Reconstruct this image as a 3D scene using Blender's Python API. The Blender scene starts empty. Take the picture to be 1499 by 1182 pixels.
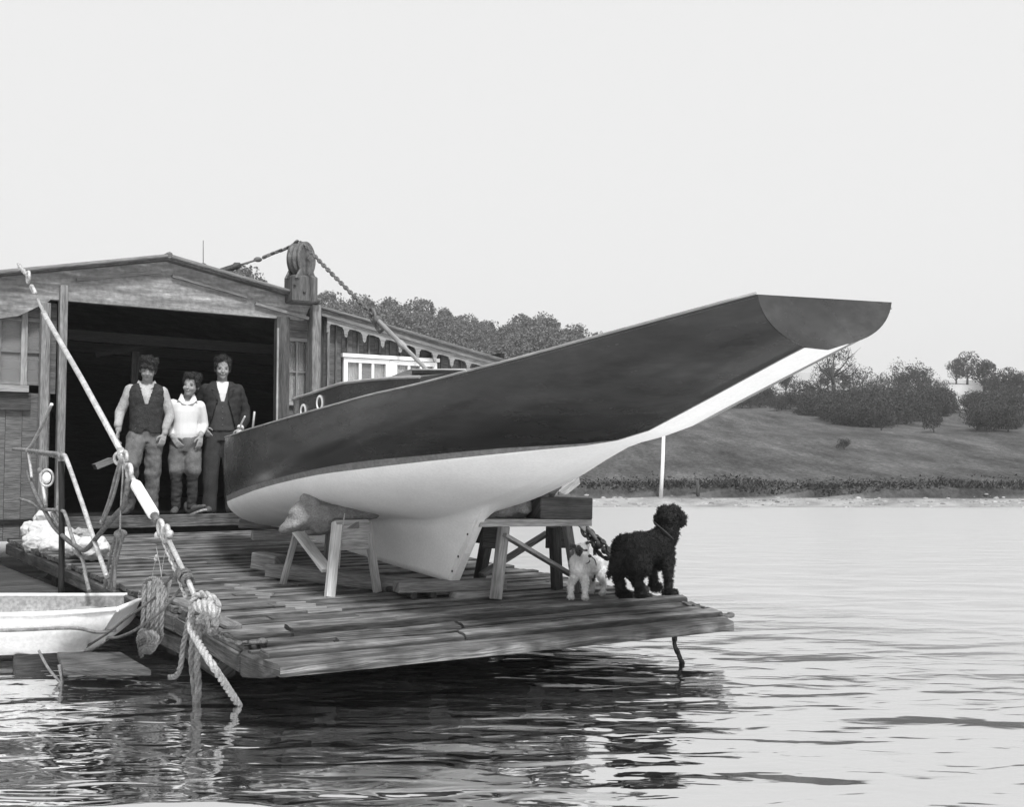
import bpy, math, random
from mathutils import Vector, Matrix, noise
random.seed(7)
rnd = random.random
sc = bpy.context.scene
COL = sc.collection
# ------------------------------------------------------------------ camera
CAMH = 1.25
FPX = 1700.0
TILT = math.atan(94/1700)
cam_d = bpy.data.cameras.new('camera')
cam = bpy.data.objects.new('camera', cam_d)
COL.objects.link(cam)
cam.location = (0, 0, CAMH)
cam.rotation_euler = (math.pi/2 + TILT, 0, 0)
cam_d.sensor_fit = 'HORIZONTAL'
cam_d.sensor_width = 36
cam_d.lens = 36*FPX/1499
cam_d.clip_start = .05
cam_d.clip_end = 3000
sc.camera = cam
# ------------------------------------------------------------------ world: pale overcast sky
SUN_EL, SUN_AZ = math.radians(54), math.radians(158)      # azimuth clockwise from +Y
wd = bpy.data.worlds.new('World'); sc.world = wd; wd.use_nodes = True
nt = wd.node_tree; nt.nodes.clear()
out = nt.nodes.new('ShaderNodeOutputWorld'); bg = nt.nodes.new('ShaderNodeBackground')
sky = nt.nodes.new('ShaderNodeTexSky'); sky.sky_type = 'NISHITA'; sky.sun_disc = False
sky.sun_elevation = SUN_EL; sky.sun_rotation = SUN_AZ
sky.air_density = 1.0; sky.dust_density = 4.0
bw = nt.nodes.new('ShaderNodeRGBToBW')
mx = nt.nodes.new('ShaderNodeMix'); mx.data_type = 'FLOAT'
mx.inputs[0].default_value = .86
mx.inputs[3].default_value = 6.8
nt.links.new(sky.outputs[0], bw.inputs[0]); nt.links.new(bw.outputs[0], mx.inputs[2])
nt.links.new(mx.outputs[0], bg.inputs[0]); nt.links.new(bg.outputs[0], out.inputs[0])
bg.inputs[1].default_value = .1
sd = bpy.data.lights.new('sun', 'SUN'); sd.energy = 3.3; sd.angle = math.radians(9); sd.color = (1, 1, 1)
so = bpy.data.objects.new('sun', sd); COL.objects.link(so)
sdir = Vector((math.sin(SUN_AZ)*math.cos(SUN_EL), math.cos(SUN_AZ)*math.cos(SUN_EL), math.sin(SUN_EL)))
so.rotation_euler = sdir.to_track_quat('Z', 'Y').to_euler()
sc.view_settings.view_transform = 'Standard'; sc.view_settings.look = 'None'
sc.view_settings.exposure = .5; sc.view_settings.gamma = 1
# ------------------------------------------------------------------ place frame: u runs along the shed front, v runs into the shed
A57 = math.radians(57)
UD = Vector((math.sin(A57), math.cos(A57), 0)); VD = Vector((-UD.y, UD.x, 0)); ZD = Vector((0, 0, 1))
def W(u, v, z): return UD*u + VD*v + ZD*z
def uvz(p): return p.dot(UD), p.dot(VD), p.z
def ray(x, y):
    dx = (x-750)/FPX; dz = (591-y)/FPX
    return Vector((dx, math.cos(TILT)-math.sin(TILT)*dz, math.sin(TILT)+math.cos(TILT)*dz))
EYE = Vector((0, 0, CAMH))
def hit(x, y, n, c):
    d = ray(x, y); return EYE + d*((c-EYE.dot(n))/d.dot(n))
def onu(x, y, u): return hit(x, y, UD, u)
def onv(x, y, v): return hit(x, y, VD, v)
def onz(x, y, z): return hit(x, y, ZD, z)
DS = .0349; DZ0 = CAMH-.908-DS*6.78
def deckz(v): return DZ0+DS*v
def ond(x, y): return hit(x, y, Vector((-DS*VD.x, -DS*VD.y, 1)), DZ0)
def proj(p):
    z = p.z-CAMH; d = p.y*math.cos(TILT)+z*math.sin(TILT); h = -p.y*math.sin(TILT)+z*math.cos(TILT)
    return 750+FPX*p.x/d, 591-FPX*h/d
def lerp(a, b, t): return a+(b-a)*t
def interp(tab, x):
    if x <= tab[0][0]: return tab[0][1]
    for (a, b), (c, d) in zip(tab, tab[1:]):
        if x <= c: return b+(d-b)*(x-a)/(c-a)
    return tab[-1][1]
def sinterp(tab, x):          # smooth (Catmull-Rom) table lookup
    if x <= tab[0][0]: return tab[0][1]
    if x >= tab[-1][0]: return tab[-1][1]
    for i in range(len(tab)-1):
        x0, y0 = tab[i]; x1, y1 = tab[i+1]
        if x <= x1:
            def sl(j):
                if j <= 0: return (tab[1][1]-tab[0][1])/(tab[1][0]-tab[0][0])
                if j >= len(tab)-1: return (tab[-1][1]-tab[-2][1])/(tab[-1][0]-tab[-2][0])
                return (tab[j+1][1]-tab[j-1][1])/(tab[j+1][0]-tab[j-1][0])
            h = x1-x0; t = (x-x0)/h; m0 = sl(i)*h; m1 = sl(i+1)*h
            return (2*t**3-3*t*t+1)*y0+(t**3-2*t*t+t)*m0+(-2*t**3+3*t*t)*y1+(t**3-t*t)*m1
def smooth_path(pts, n=6):
    pts = [Vector(p) for p in pts]
    if len(pts) < 3: return pts
    P = [pts[0]*2-pts[1]]+pts+[pts[-1]*2-pts[-2]]; r = []
    for i in range(1, len(P)-2):
        for k in range(n):
            t = k/n; a, b, c, d = P[i-1:i+3]
            r.append(.5*((2*b)+(c-a)*t+(2*a-5*b+4*c-d)*t*t+(3*b-3*c+d-a)*t**3))
    r.append(pts[-1]); return r
def resample(path, step):
    r = [path[0].copy()]; acc = 0
    for a, b in zip(path, path[1:]):
        L = (b-a).length
        if L < 1e-9: continue
        d = step-acc
        while d <= L:
            r.append(a.lerp(b, d/L)); d += step
        acc = L-(d-step)
    return r
def frames(path):
    T = []
    for i in range(len(path)):
        a = path[max(0, i-1)]; b = path[min(len(path)-1, i+1)]; t = (b-a)
        T.append(t.normalized() if t.length > 1e-9 else Vector((0, 0, 1)))
    n = T[0].orthogonal().normalized(); N = [n]
    for i in range(1, len(T)):
        n = N[-1]-T[i]*N[-1].dot(T[i])
        n = n.normalized() if n.length > 1e-6 else T[i].orthogonal().normalized()
        N.append(n)
    return T, N
# ------------------------------------------------------------------ mesh collector
class MB:
    def __init__(s): s.v = []; s.f = []; s.m = []; s.s = []; s.uv = []
    def face(s, idx, mat=0, smooth=False, uv=None):
        s.f.append(tuple(idx)); s.m.append(mat); s.s.append(smooth); s.uv.append(uv)
    def box(s, c, A, B, C, mat=0, front=None):          # centre and three half vectors, A is the grain
        c = Vector(c); A = Vector(A); B = Vector(B); C = Vector(C); o = len(s.v); ox, oy = rnd()*50, rnd()*50
        la, lb, lc = A.length or 1, B.length or 1, C.length or 1
        uvs = []
        for i in (-1, 1):
            for j in (-1, 1):
                for k in (-1, 1):
                    s.v.append(c+A*i+B*j+C*k); uvs.append((ox+la*i, oy+lb*j+lc*k*1.3))
        F = [(0, 1, 3, 2), (4, 6, 7, 5), (0, 4, 5, 1), (2, 3, 7, 6), (0, 2, 6, 4), (1, 5, 7, 3)]
        if A.cross(B).dot(C) < 0: F = [tuple(reversed(q)) for q in F]
        for n_, q in enumerate(F): s.face([o+i for i in q], front if (n_ == 2 and front is not None) else mat, False, [uvs[i] for i in q])
    def beam(s, p0, p1, w, h, up=ZD, mat=0):  # w across, h along up
        p0 = Vector(p0); p1 = Vector(p1); d = p1-p0; L = d.length; d = d/L
        b = Vector(up).cross(d)
        b = b.normalized() if b.length > 1e-6 else d.orthogonal().normalized()
        c = d.cross(b)
        s.box((p0+p1)/2, d*L/2, b*w/2, c*h/2, mat)
    def prism(s, pts, ex, mat=0, mat_side=None):  # planar polygon extruded by ex
        o = len(s.v); n = len(pts); ex = Vector(ex); pts = [Vector(p) for p in pts]; ox, oy = rnd()*50, rnd()*50
        nr = Vector((0, 0, 0))
        for i in range(n): nr += pts[i].cross(pts[(i+1) % n])
        a = UD if abs(nr.normalized().dot(UD)) < .8 else VD
        b = nr.normalized().cross(a)
        P = [(p.dot(a)+ox, p.dot(b)+oy) for p in pts]
        s.v += pts+[p+ex for p in pts]
        flip = nr.dot(ex) > 0
        f1 = list(range(o, o+n)); f2 = list(range(o+n, o+2*n)); u1 = list(P)
        if flip: s.face(f1[::-1], mat, False, u1[::-1]); s.face(f2, mat, False, u1)
        else: s.face(f1, mat, False, u1); s.face(f2[::-1], mat, False, u1[::-1])
        ms = mat if mat_side is None else mat_side
        for i in range(n):
            j = (i+1) % n; q = (o+i, o+j, o+n+j, o+n+i); u = [P[i], P[j], (P[j][0]+.1, P[j][1]+.1), (P[i][0]+.1, P[i][1]+.1)]
            if flip: s.face(q, ms, False, u)
            else: s.face(q[::-1], ms, False, u[::-1])
    def tube(s, path, r, n=8, mat=0, cap=True, smooth=True):
        path = [Vector(p) for p in path]; T, N = frames(path); o = len(s.v); m = len(path); L = 0; ox = rnd()*50
        rr = r if isinstance(r, (list, tuple)) else [r]*m
        Ls = []
        for i in range(m):
            if i: L += (path[i]-path[i-1]).length
            Ls.append(L); B = T[i].cross(N[i])
            for k in range(n):
                a = 2*math.pi*k/n; s.v.append(path[i]+(N[i]*math.cos(a)+B*math.sin(a))*rr[i])
        c = 2*math.pi*max(rr)
        for i in range(m-1):
            for k in range(n):
                k2 = (k+1) % n
                s.face((o+i*n+k, o+i*n+k2, o+(i+1)*n+k2, o+(i+1)*n+k), mat, smooth,
                       [(Ls[i]+ox, c*k/n), (Ls[i]+ox, c*(k+1)/n), (Ls[i+1]+ox, c*(k+1)/n), (Ls[i+1]+ox, c*k/n)])
        if cap:
            s.face([o+k for k in range(n)][::-1], mat); s.face([o+(m-1)*n+k for k in range(n)], mat)
    def rope(s, path, R, mat=0, pitch=None, strands=3):
        pitch = pitch or R*9
        path = resample(smooth_path(path, 8), R*.7); T, N = frames(path); L = 0
        for st in range(strands):
            q = []
            for i, p in enumerate(path):
                a = 2*math.pi*(i*R*.7/pitch+st/strands); B = T[i].cross(N[i])
                q.append(p+(N[i]*math.cos(a)+B*math.sin(a))*R*.5)
            s.tube(q, R*.56, 6, mat)
    def chain(s, path, ll, wr, mat=0):
        path = resample(smooth_path(path, 8), ll*.74); T, N = frames(path)
        for i in range(len(path)):
            B = T[i].cross(N[i]); nrm = N[i] if i % 2 else B
            j = (rnd()-.5)*.5; nrm = (nrm+(T[i].cross(nrm))*j).normalized()
            s.link(path[i], T[i], nrm, ll, ll*.62, wr, mat)
    def link(s, c, t, nn, ll, lw, wr, mat=0, seg=12):
        hl = ll/2-lw/2; pts = []
        for k in range(seg):
            a = 2*math.pi*(k+.5)/seg; x = math.cos(a)*(lw/2-wr); y = math.sin(a)*(lw/2-wr)
            pts.append(Vector(c)+nn*x+t*(y+(hl if y > 0 else -hl)))
        s.ring(pts, wr, mat)
    def ring(s, pts, wr, mat=0, n=6):
        m = len(pts); o = len(s.v); c = sum(pts, Vector())/m
        nr = (pts[0]-c).cross(pts[1]-c).normalized()
        for i in range(m):
            t = (pts[(i+1) % m]-pts[i-1]).normalized(); b = t.cross(nr)
            for k in range(n):
                a = 2*math.pi*k/n; s.v.append(pts[i]+(nr*math.cos(a)+b*math.sin(a))*wr)
        for i in range(m):
            for k in range(n):
                k2 = (k+1) % n; i2 = (i+1) % m
                s.face((o+i*n+k, o+i*n+k2, o+i2*n+k2, o+i2*n+k), mat, True)
    def circle(s, c, a, b, wr, mat=0, seg=20, n=8):
        c = Vector(c); s.ring([c+a*math.cos(2*math.pi*k/seg)+b*math.sin(2*math.pi*k/seg) for k in range(seg)], wr, mat, n)
    def ball(s, c, r, mat=0, n=12, m=8, R=None):
        c = Vector(c); r = Vector(r) if hasattr(r, '__len__') else Vector((r, r, r)); o = len(s.v)
        for i in range(1, m):
            th = math.pi*i/m
            for k in range(n):
                ph = 2*math.pi*k/n; p = Vector((r.x*math.sin(th)*math.cos(ph), r.y*math.sin(th)*math.sin(ph), r.z*math.cos(th)))
                s.v.append(c+(R @ p if R else p))
        t = Vector((0, 0, r.z)); s.v.append(c+(R @ t if R else t)); s.v.append(c-(R @ t if R else t)); top = len(s.v)-2
        for k in range(n):
            k2 = (k+1) % n
            s.face((top, o+k, o+k2), mat, True); s.face((top+1, o+(m-2)*n+k2, o+(m-2)*n+k), mat, True)
            for i in range(m-2):
                s.face((o+i*n+k, o+(i+1)*n+k, o+(i+1)*n+k2, o+i*n+k2), mat, True)
    def cyl(s, p0, p1, r0, r1=None, n=16, mat=0):
        s.tube([p0, p1], [r0, r0 if r1 is None else r1], n, mat)
    def loft(s, rings, mat=0, closed=True, cap=True, smooth=True):
        o = len(s.v); n = len(rings[0])
        for r in rings: s.v += [Vector(p) for p in r]
        for i in range(len(rings)-1):
            for k in range(n if closed else n-1):
                k2 = (k+1) % n; s.face((o+i*n+k, o+i*n+k2, o+(i+1)*n+k2, o+(i+1)*n+k), mat, smooth)
        if cap:
            s.face([o+k for k in range(n)][::-1], mat); s.face([o+(len(rings)-1)*n+k for k in range(n)], mat)
    def build(s, name, mats, parent=None, M=None, bevel=0):
        me = bpy.data.meshes.new(name); me.from_pydata([tuple(p) for p in s.v], [], s.f)
        mats = mats if isinstance(mats, (list, tuple)) else [mats]
        for m in mats: me.materials.append(m)
        me.polygons.foreach_set('material_index', s.m); me.polygons.foreach_set('use_smooth', s.s)
        if any(s.uv):
            ul = me.uv_layers.new(name='UVMap'); d = []
            for f, q in zip(s.f, s.uv):
                for i in range(len(f)): d += list(q[i]) if q else [s.v[f[i]][0], s.v[f[i]][2]]
            ul.data.foreach_set('uv', d)
        me.validate(); me.update()
        ob = bpy.data.objects.new(name, me); COL.objects.link(ob)
        if parent: ob.parent = parent
        if M: ob.matrix_basis = M
        if bevel:
            b = ob.modifiers.new('bevel', 'BEVEL'); b.width = bevel; b.segments = 1; b.limit_method = 'ANGLE'
        return ob
def empty(name, label, cat, loc=(0, 0, 0), group=None):
    o = bpy.data.objects.new(name, None); COL.objects.link(o); o.empty_display_size = .2
    o['label'] = label; o['category'] = cat
    if group: o['group'] = group
    o['_loc'] = list(loc)
    return o
def settle(root):
    """move a thing's origin to its base, leaving its parts where they are"""
    L = Vector(root['_loc']); del root['_loc']; root.location = L
    for c in COL.objects:
        if c.parent == root and not c.get('_local'): c.location = c.location-L
def tag(o, label, cat, group=None):
    o['label'] = label; o['category'] = cat
    if group: o['group'] = group
    return o
def thing(name, mb, mats, label, cat, group=None, bevel=0, loc=None):
    o = mb.build(name, mats, None, None, bevel); tag(o, label, cat, group)
    if loc is None: loc = sum((Vector(p) for p in mb.v), Vector())/len(mb.v); loc.z = min(p[2] for p in mb.v)
    loc = Vector(loc); o.data.transform(Matrix.Translation(-loc)); o.location = loc
    return o
def struct(o): o['kind'] = 'structure'; return o
# ------------------------------------------------------------------ materials (the photograph is monochrome, so every tone is grey)
def nodes(name):
    m = bpy.data.materials.new(name); m.use_nodes = True; t = m.node_tree
    return m, t, t.nodes['Principled BSDF']
def N(t, ty, **kw):
    n = t.nodes.new(ty)
    for k, v in kw.items():
        if isinstance(k, str) and hasattr(n, k): setattr(n, k, v)
    return n
def grey(v): return (v, v, v, 1)
def ramp(t, stops):
    r = t.nodes.new('ShaderNodeValToRGB'); e = r.color_ramp.elements
    while len(e) < len(stops): e.new(.5)
    for i, (p, v) in enumerate(stops): e[i].position = p; e[i].color = grey(v)
    return r
def mat(name, base, var=.35, scale=6, rough=.7, bump=.15, bscale=40, spec=.3, stretch=(1, 1, 1), uv=False, island=0, fine=.25, fscale=None, metal=0, detail=6, cracks=0, coat=0):
    m, t, b = nodes(name); L = t.links
    tc = N(t, 'ShaderNodeTexCoord'); mp = N(t, 'ShaderNodeMapping'); mp.inputs['Scale'].default_value = stretch
    L.new(tc.outputs['UV' if uv else 'Object'], mp.inputs[0])
    n1 = N(t, 'ShaderNodeTexNoise'); n1.inputs['Scale'].default_value = scale; n1.inputs['Detail'].default_value = detail; n1.inputs['Roughness'].default_value = .6
    L.new(mp.outputs[0], n1.inputs['Vector'])
    r = ramp(t, [(.3, base*(1-var)), (.7, base*(1+var))]); L.new(n1.outputs[0], r.inputs[0])
    n2 = N(t, 'ShaderNodeTexNoise'); n2.inputs['Scale'].default_value = fscale or bscale; n2.inputs['Detail'].default_value = 5
    L.new(mp.outputs[0], n2.inputs['Vector'])
    r2 = ramp(t, [(.3, 1-fine), (.7, 1+fine)]); L.new(n2.outputs[0], r2.inputs[0])
    mul = N(t, 'ShaderNodeMix', data_type='RGBA', blend_type='MULTIPLY'); mul.inputs[0].default_value = 1
    L.new(r.outputs[0], mul.inputs[6]); L.new(r2.outputs[0], mul.inputs[7]); cur = mul.outputs[2]
    if island:
        g = N(t, 'ShaderNodeNewGeometry'); r3 = ramp(t, [(0, 1-island), (1, 1+island)]); L.new(g.outputs['Random Per Island'], r3.inputs[0])
        m3 = N(t, 'ShaderNodeMix', data_type='RGBA', blend_type='MULTIPLY'); m3.inputs[0].default_value = 1
        L.new(cur, m3.inputs[6]); L.new(r3.outputs[0], m3.inputs[7]); cur = m3.outputs[2]
    if cracks:
        mc = N(t, 'ShaderNodeMapping'); mc.inputs['Scale'].default_value = (1.1, 46, 46); L.new(tc.outputs['UV' if uv else 'Object'], mc.inputs[0])
        nc = N(t, 'ShaderNodeTexNoise'); nc.inputs['Scale'].default_value = 1.2; nc.inputs['Detail'].default_value = 4; nc.inputs['Distortion'].default_value = .4; L.new(mc.outputs[0], nc.inputs['Vector'])
        rc = ramp(t, [(.36, 1-cracks), (.46, 1)]); L.new(nc.outputs[0], rc.inputs[0])
        nd = N(t, 'ShaderNodeTexNoise'); nd.inputs['Scale'].default_value = 5; nd.inputs['Detail'].default_value = 8; L.new(tc.outputs['UV' if uv else 'Object'], nd.inputs['Vector'])
        rd_ = ramp(t, [(.36, .5), (.5, 1), (.68, 1.5)]); L.new(nd.outputs[0], rd_.inputs[0])
        for q in (rc, rd_):
            m4 = N(t, 'ShaderNodeMix', data_type='RGBA', blend_type='MULTIPLY'); m4.inputs[0].default_value = 1
            L.new(cur, m4.inputs[6]); L.new(q.outputs[0], m4.inputs[7]); cur = m4.outputs[2]
    L.new(cur, b.inputs['Base Color'])
    b.inputs['Roughness'].default_value = rough; b.inputs['Specular IOR Level'].default_value = spec; b.inputs['Metallic'].default_value = metal
    if coat: b.inputs['Coat Weight'].default_value = coat; b.inputs['Coat Roughness'].default_value = .12
    if bump:
        bp = N(t, 'ShaderNodeBump'); bp.inputs['Strength'].default_value = bump; bp.inputs['Distance'].default_value = .02
        nb = N(t, 'ShaderNodeTexNoise'); nb.inputs['Scale'].default_value = bscale; nb.inputs['Detail'].default_value = 6
        L.new(mp.outputs[0], nb.inputs['Vector']); L.new(nb.outputs[0], bp.inputs['Height']); L.new(bp.outputs[0], b.inputs['Normal'])
    return m
def wood(name, base, var=.45, island=.25, rough=.75, bump=.5, fine=.4, spec=.25):
    return mat(name, base, var, 3, rough, bump, 14, spec, (.7, 7, 7), True, island, fine)
M = {}
M['deck'] = mat('weathered_deck', .125, .55, 3, .7, .8, 14, .3, (.45, 12, 12), True, .45, .5, cracks=.55)
M['deck_edge'] = mat('worn_heavy_plank', .14, .7, 3, .7, 1.0, 14, .3, (.5, 12, 12), True, .35, .5, cracks=.65)
M['edge_shade'] = wood('plank_front_shade', .04, .6, .3)  # undercut and gap shadow between apron boards, painted on their front faces
M['side'] = mat('side_timber_and_plank_shade', .075, .5, 3, .7, .9, 14, .3, (.5, 9, 9), True, .3, .5, cracks=.6)
M['rail_dark'] = wood('black_rail_post', .018, .4, .1)
M['timber_dark'] = wood('tarred_timber', .05, .5, .25)
M['timber'] = wood('old_timber', .15, .45, .2)
M['timber_pale'] = wood('fresh_sawn_timber', .42, .25, .2, .7, .3, .2)
M['timber_mid'] = wood('handled_timber', .24, .35, .25, .7, .4, .3)
M['wall'] = wood('stained_boards', .085, .35, .2)
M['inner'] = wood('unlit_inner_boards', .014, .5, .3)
M['trim'] = wood('trim_boards', .14, .4, .15)
M['white_paint'] = mat('white_paint', .72, .08, 4, .5, .08, 60, .3, fine=.06)
M['boat_paint'] = mat('chalky_boat_paint', .72, .12, 3, .6, .1, 40, .25, fine=.1)
M['boat_inner'] = mat('scuffed_inner_paint', .3, .25, 5, .7, .1, 40, .2)
M['iron'] = mat('weathered_iron', .10, .5, 20, .55, .5, 90, .5, metal=.3)
M['iron_dark'] = mat('black_iron', .035, .5, 20, .5, .5, 90, .5, metal=.3)
M['galv'] = mat('galvanised_steel', .42, .3, 12, .45, .3, 70, .5, metal=.3)
M['rope'] = mat('manila_rope', .36, .35, 30, .85, .5, 120, .2)
M['rope_old'] = mat('old_grey_rope', .2, .4, 20, .85, .5, 120, .2)
M['cord'] = mat('tarred_cord', .12, .4, 30, .8, .3, 120, .2)
M['canvas'] = mat('canvas', .27, .3, 7, .9, .35, 60, .1)
M['sack'] = mat('sacking', .19, .35, 8, .95, .5, 90, .1)
M['glass'] = mat('window_glass', .04, .5, 3, .08, 0, 10, .6)
M['curtain'] = mat('lace_curtain', .55, .25, 9, .9, .3, 30, .1, (6, 6, 1))
# ================================================================== WATER
def water_mat():
    m, t, b = nodes('estuary_water'); L = t.links
    tc = N(t, 'ShaderNodeTexCoord')
    b.inputs['Base Color'].default_value = grey(.05); b.inputs['Roughness'].default_value = .3
    b.inputs['Specular IOR Level'].default_value = 0
    def wave(scale, sx, sy, dist, rot, det=2.5):
        mp = N(t, 'ShaderNodeMapping'); mp.inputs['Scale'].default_value = (sx, sy, 1); mp.inputs['Rotation'].default_value = (0, 0, rot)
        L.new(tc.outputs['Object'], mp.inputs[0])
        n = N(t, 'ShaderNodeTexNoise'); n.inputs['Scale'].default_value = scale; n.inputs['Detail'].default_value = det
        n.inputs['Roughness'].default_value = .5; n.inputs['Distortion'].default_value = dist
        L.new(mp.outputs[0], n.inputs['Vector']); return n.outputs[0]
    a = wave(1.7, .6, 1.2, .6, .12, 1); c = wave(5.2, .6, 1.25, .8, -.15, 1); d = wave(13, .5, 1.4, .3, .1, 2)
    def add(x, y, k):
        mm = N(t, 'ShaderNodeMath', operation='MULTIPLY_ADD'); L.new(y, mm.inputs[0]); mm.inputs[1].default_value = k; L.new(x, mm.inputs[2]); return mm.outputs[0]
    h = add(add(a, c, .22), d, .02)
    bp = N(t, 'ShaderNodeBump'); bp.inputs['Strength'].default_value = 1; bp.inputs['Distance'].default_value = .05
    L.new(h, bp.inputs['Height']); L.new(bp.outputs[0], b.inputs['Normal'])
    gl = N(t, 'ShaderNodeBsdfGlossy'); 
    gp = N(t, 'ShaderNodeNewGeometry'); vd = N(t, 'ShaderNodeVectorMath', operation='DISTANCE'); L.new(gp.outputs['Position'], vd.inputs[0]); vd.inputs[1].default_value = (-4, 5, 0)
    rz = N(t, 'ShaderNodeMapRange'); rz.inputs['From Min'].default_value = 4.5; rz.inputs['From Max'].default_value = 9; rz.inputs['To Min'].default_value = .03; rz.inputs['To Max'].default_value = .3
    L.new(vd.outputs['Value'], rz.inputs['Value']); L.new(rz.outputs[0], gl.inputs['Roughness'])
    gl.inputs["Color"].default_value = grey(.95); L.new(bp.outputs[0], gl.inputs['Normal'])
    fr = N(t, 'ShaderNodeFresnel'); fr.inputs['IOR'].default_value = 1.7; L.new(bp.outputs[0], fr.inputs['Normal'])
    rm = N(t, 'ShaderNodeMapRange'); rm.inputs['From Min'].default_value = .06; rm.inputs['From Max'].default_value = .5; rm.inputs['To Min'].default_value = .82; rm.inputs['To Max'].default_value = .93; L.new(fr.outputs[0], rm.inputs['Value'])
    ms = N(t, 'ShaderNodeMixShader'); L.new(rm.outputs[0], ms.inputs[0]); L.new(b.outputs[0], ms.inputs[1]); L.new(gl.outputs[0], ms.inputs[2])
    L.new(ms.outputs[0], t.nodes['Material Output'].inputs['Surface'])
    return m
M['water'] = water_mat()
mb = MB()
for (x0, x1, y0, y1) in ((-260, 260, -30, 60),):
    o = len(mb.v); mb.v += [Vector((x0, y0, 0)), Vector((x1, y0, 0)), Vector((x1, y1, 0)), Vector((x0, y1, 0))]; mb.face((o, o+1, o+2, o+3))
struct(mb.build('water', M['water']))
# ================================================================== FAR BANK
def ss(a, b, x):
    t = max(0, min(1, (x-a)/(b-a))); return t*t*(3-2*t)
def nz(x, y, s=1.0, o=0): return noise.noise(Vector((x*s, y*s, o)))
def shore_y(x): return 36.8+.5*nz(x, 0, .12)+.25*nz(x, 5, .5)+ss(2, 30, -x+4)*2
def ground_z(x, y):
    s = y-shore_y(x)
    z = -.6+ss(-6, 0, s)*.6
    z += ss(0, 2.6, s)*.22
    z += ss(2.5+.3*nz(x, 1, .6), 3.1+.3*nz(x, 1, .6), s)*.38
    z += max(0, s-3)*.10+ .25*nz(x, y, .09)*ss(4, 20, s)+.06*nz(x, y, .5)*ss(3, 8, s)
    k = ss(70, 150, y)
    hl = interp([(-200, 5), (-60, 6), (-24, 6.0), (-8, 5.2), (0, 4.0), (15, 3), (30, 2.5), (45, 2), (65, 1), (120, 1), (250, 3)], x/(y/120 if y > 1 else 1))
    z = min(z, 7.5+.02*y)+hl*k
    z += 1.2*nz(x, y, .03)*ss(70, 120, y)
    z -= ss(160, 300, y)*6
    return z
def ground_mat():
    m, t, b = nodes('rough_pasture'); L = t.links
    g = N(t, 'ShaderNodeNewGeometry'); at = N(t, 'ShaderNodeAttribute'); at.attribute_name = 'zone'
    def nn(s, det=6, st=(1, 1, 1)):
        mp = N(t, 'ShaderNodeMapping'); mp.inputs['Scale'].default_value = st; L.new(g.outputs['Position'], mp.inputs[0])
        n = N(t, 'ShaderNodeTexNoise'); n.inputs['Scale'].default_value = s; n.inputs['Detail'].default_value = det; n.inputs['Roughness'].default_value = .65
        L.new(mp.outputs[0], n.inputs['Vector']); return n.outputs[0]
    r1 = ramp(t, [(.3, .03), (.48, .07), (.6, .10), (.75, .17)]); L.new(nn(.8, 10, (.8, .14, 1)), r1.inputs[0])
    r2 = ramp(t, [(.3, .5), (.7, 1.5)]); L.new(nn(8, 6, (.9, .25, 1)), r2.inputs[0])
    mu = N(t, 'ShaderNodeMix', data_type='RGBA', blend_type='MULTIPLY'); mu.inputs[0].default_value = 1
    L.new(r1.outputs[0], mu.inputs[6]); L.new(r2.outputs[0], mu.inputs[7])
    sh = ramp(t, [(.3, .18), (.7, .42)]); L.new(nn(1.4, 8, (.6, .5, 1)), sh.inputs[0])
    sep = N(t, 'ShaderNodeSeparateColor'); L.new(at.outputs['Color'], sep.inputs[0])
    a = N(t, 'ShaderNodeMix', data_type='RGBA'); L.new(sep.outputs[0], a.inputs[0]); L.new(mu.outputs[2], a.inputs[6]); L.new(sh.outputs[0], a.inputs[7])
    c = N(t, 'ShaderNodeMix', data_type='RGBA'); L.new(sep.outputs[1], c.inputs[0]); L.new(a.outputs[2], c.inputs[6]); c.inputs[7].default_value = grey(.022)
    d = N(t, 'ShaderNodeMix', data_type='RGBA'); L.new(sep.outputs[2], d.inputs[0]); L.new(c.outputs[2], d.inputs[6]); d.inputs[7].default_value = grey(.42)
    L.new(d.outputs[2], b.inputs['Base Color']); b.inputs['Roughness'].default_value = .95; b.inputs['Specular IOR Level'].default_value = .1
    bp = N(t, 'ShaderNodeBump'); bp.inputs['Strength'].default_value = .8; bp.inputs['Distance'].default_value = .3
    L.new(nn(3, 8), bp.inputs['Height']); L.new(bp.outputs[0], b.inputs['Normal'])
    return m
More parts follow.
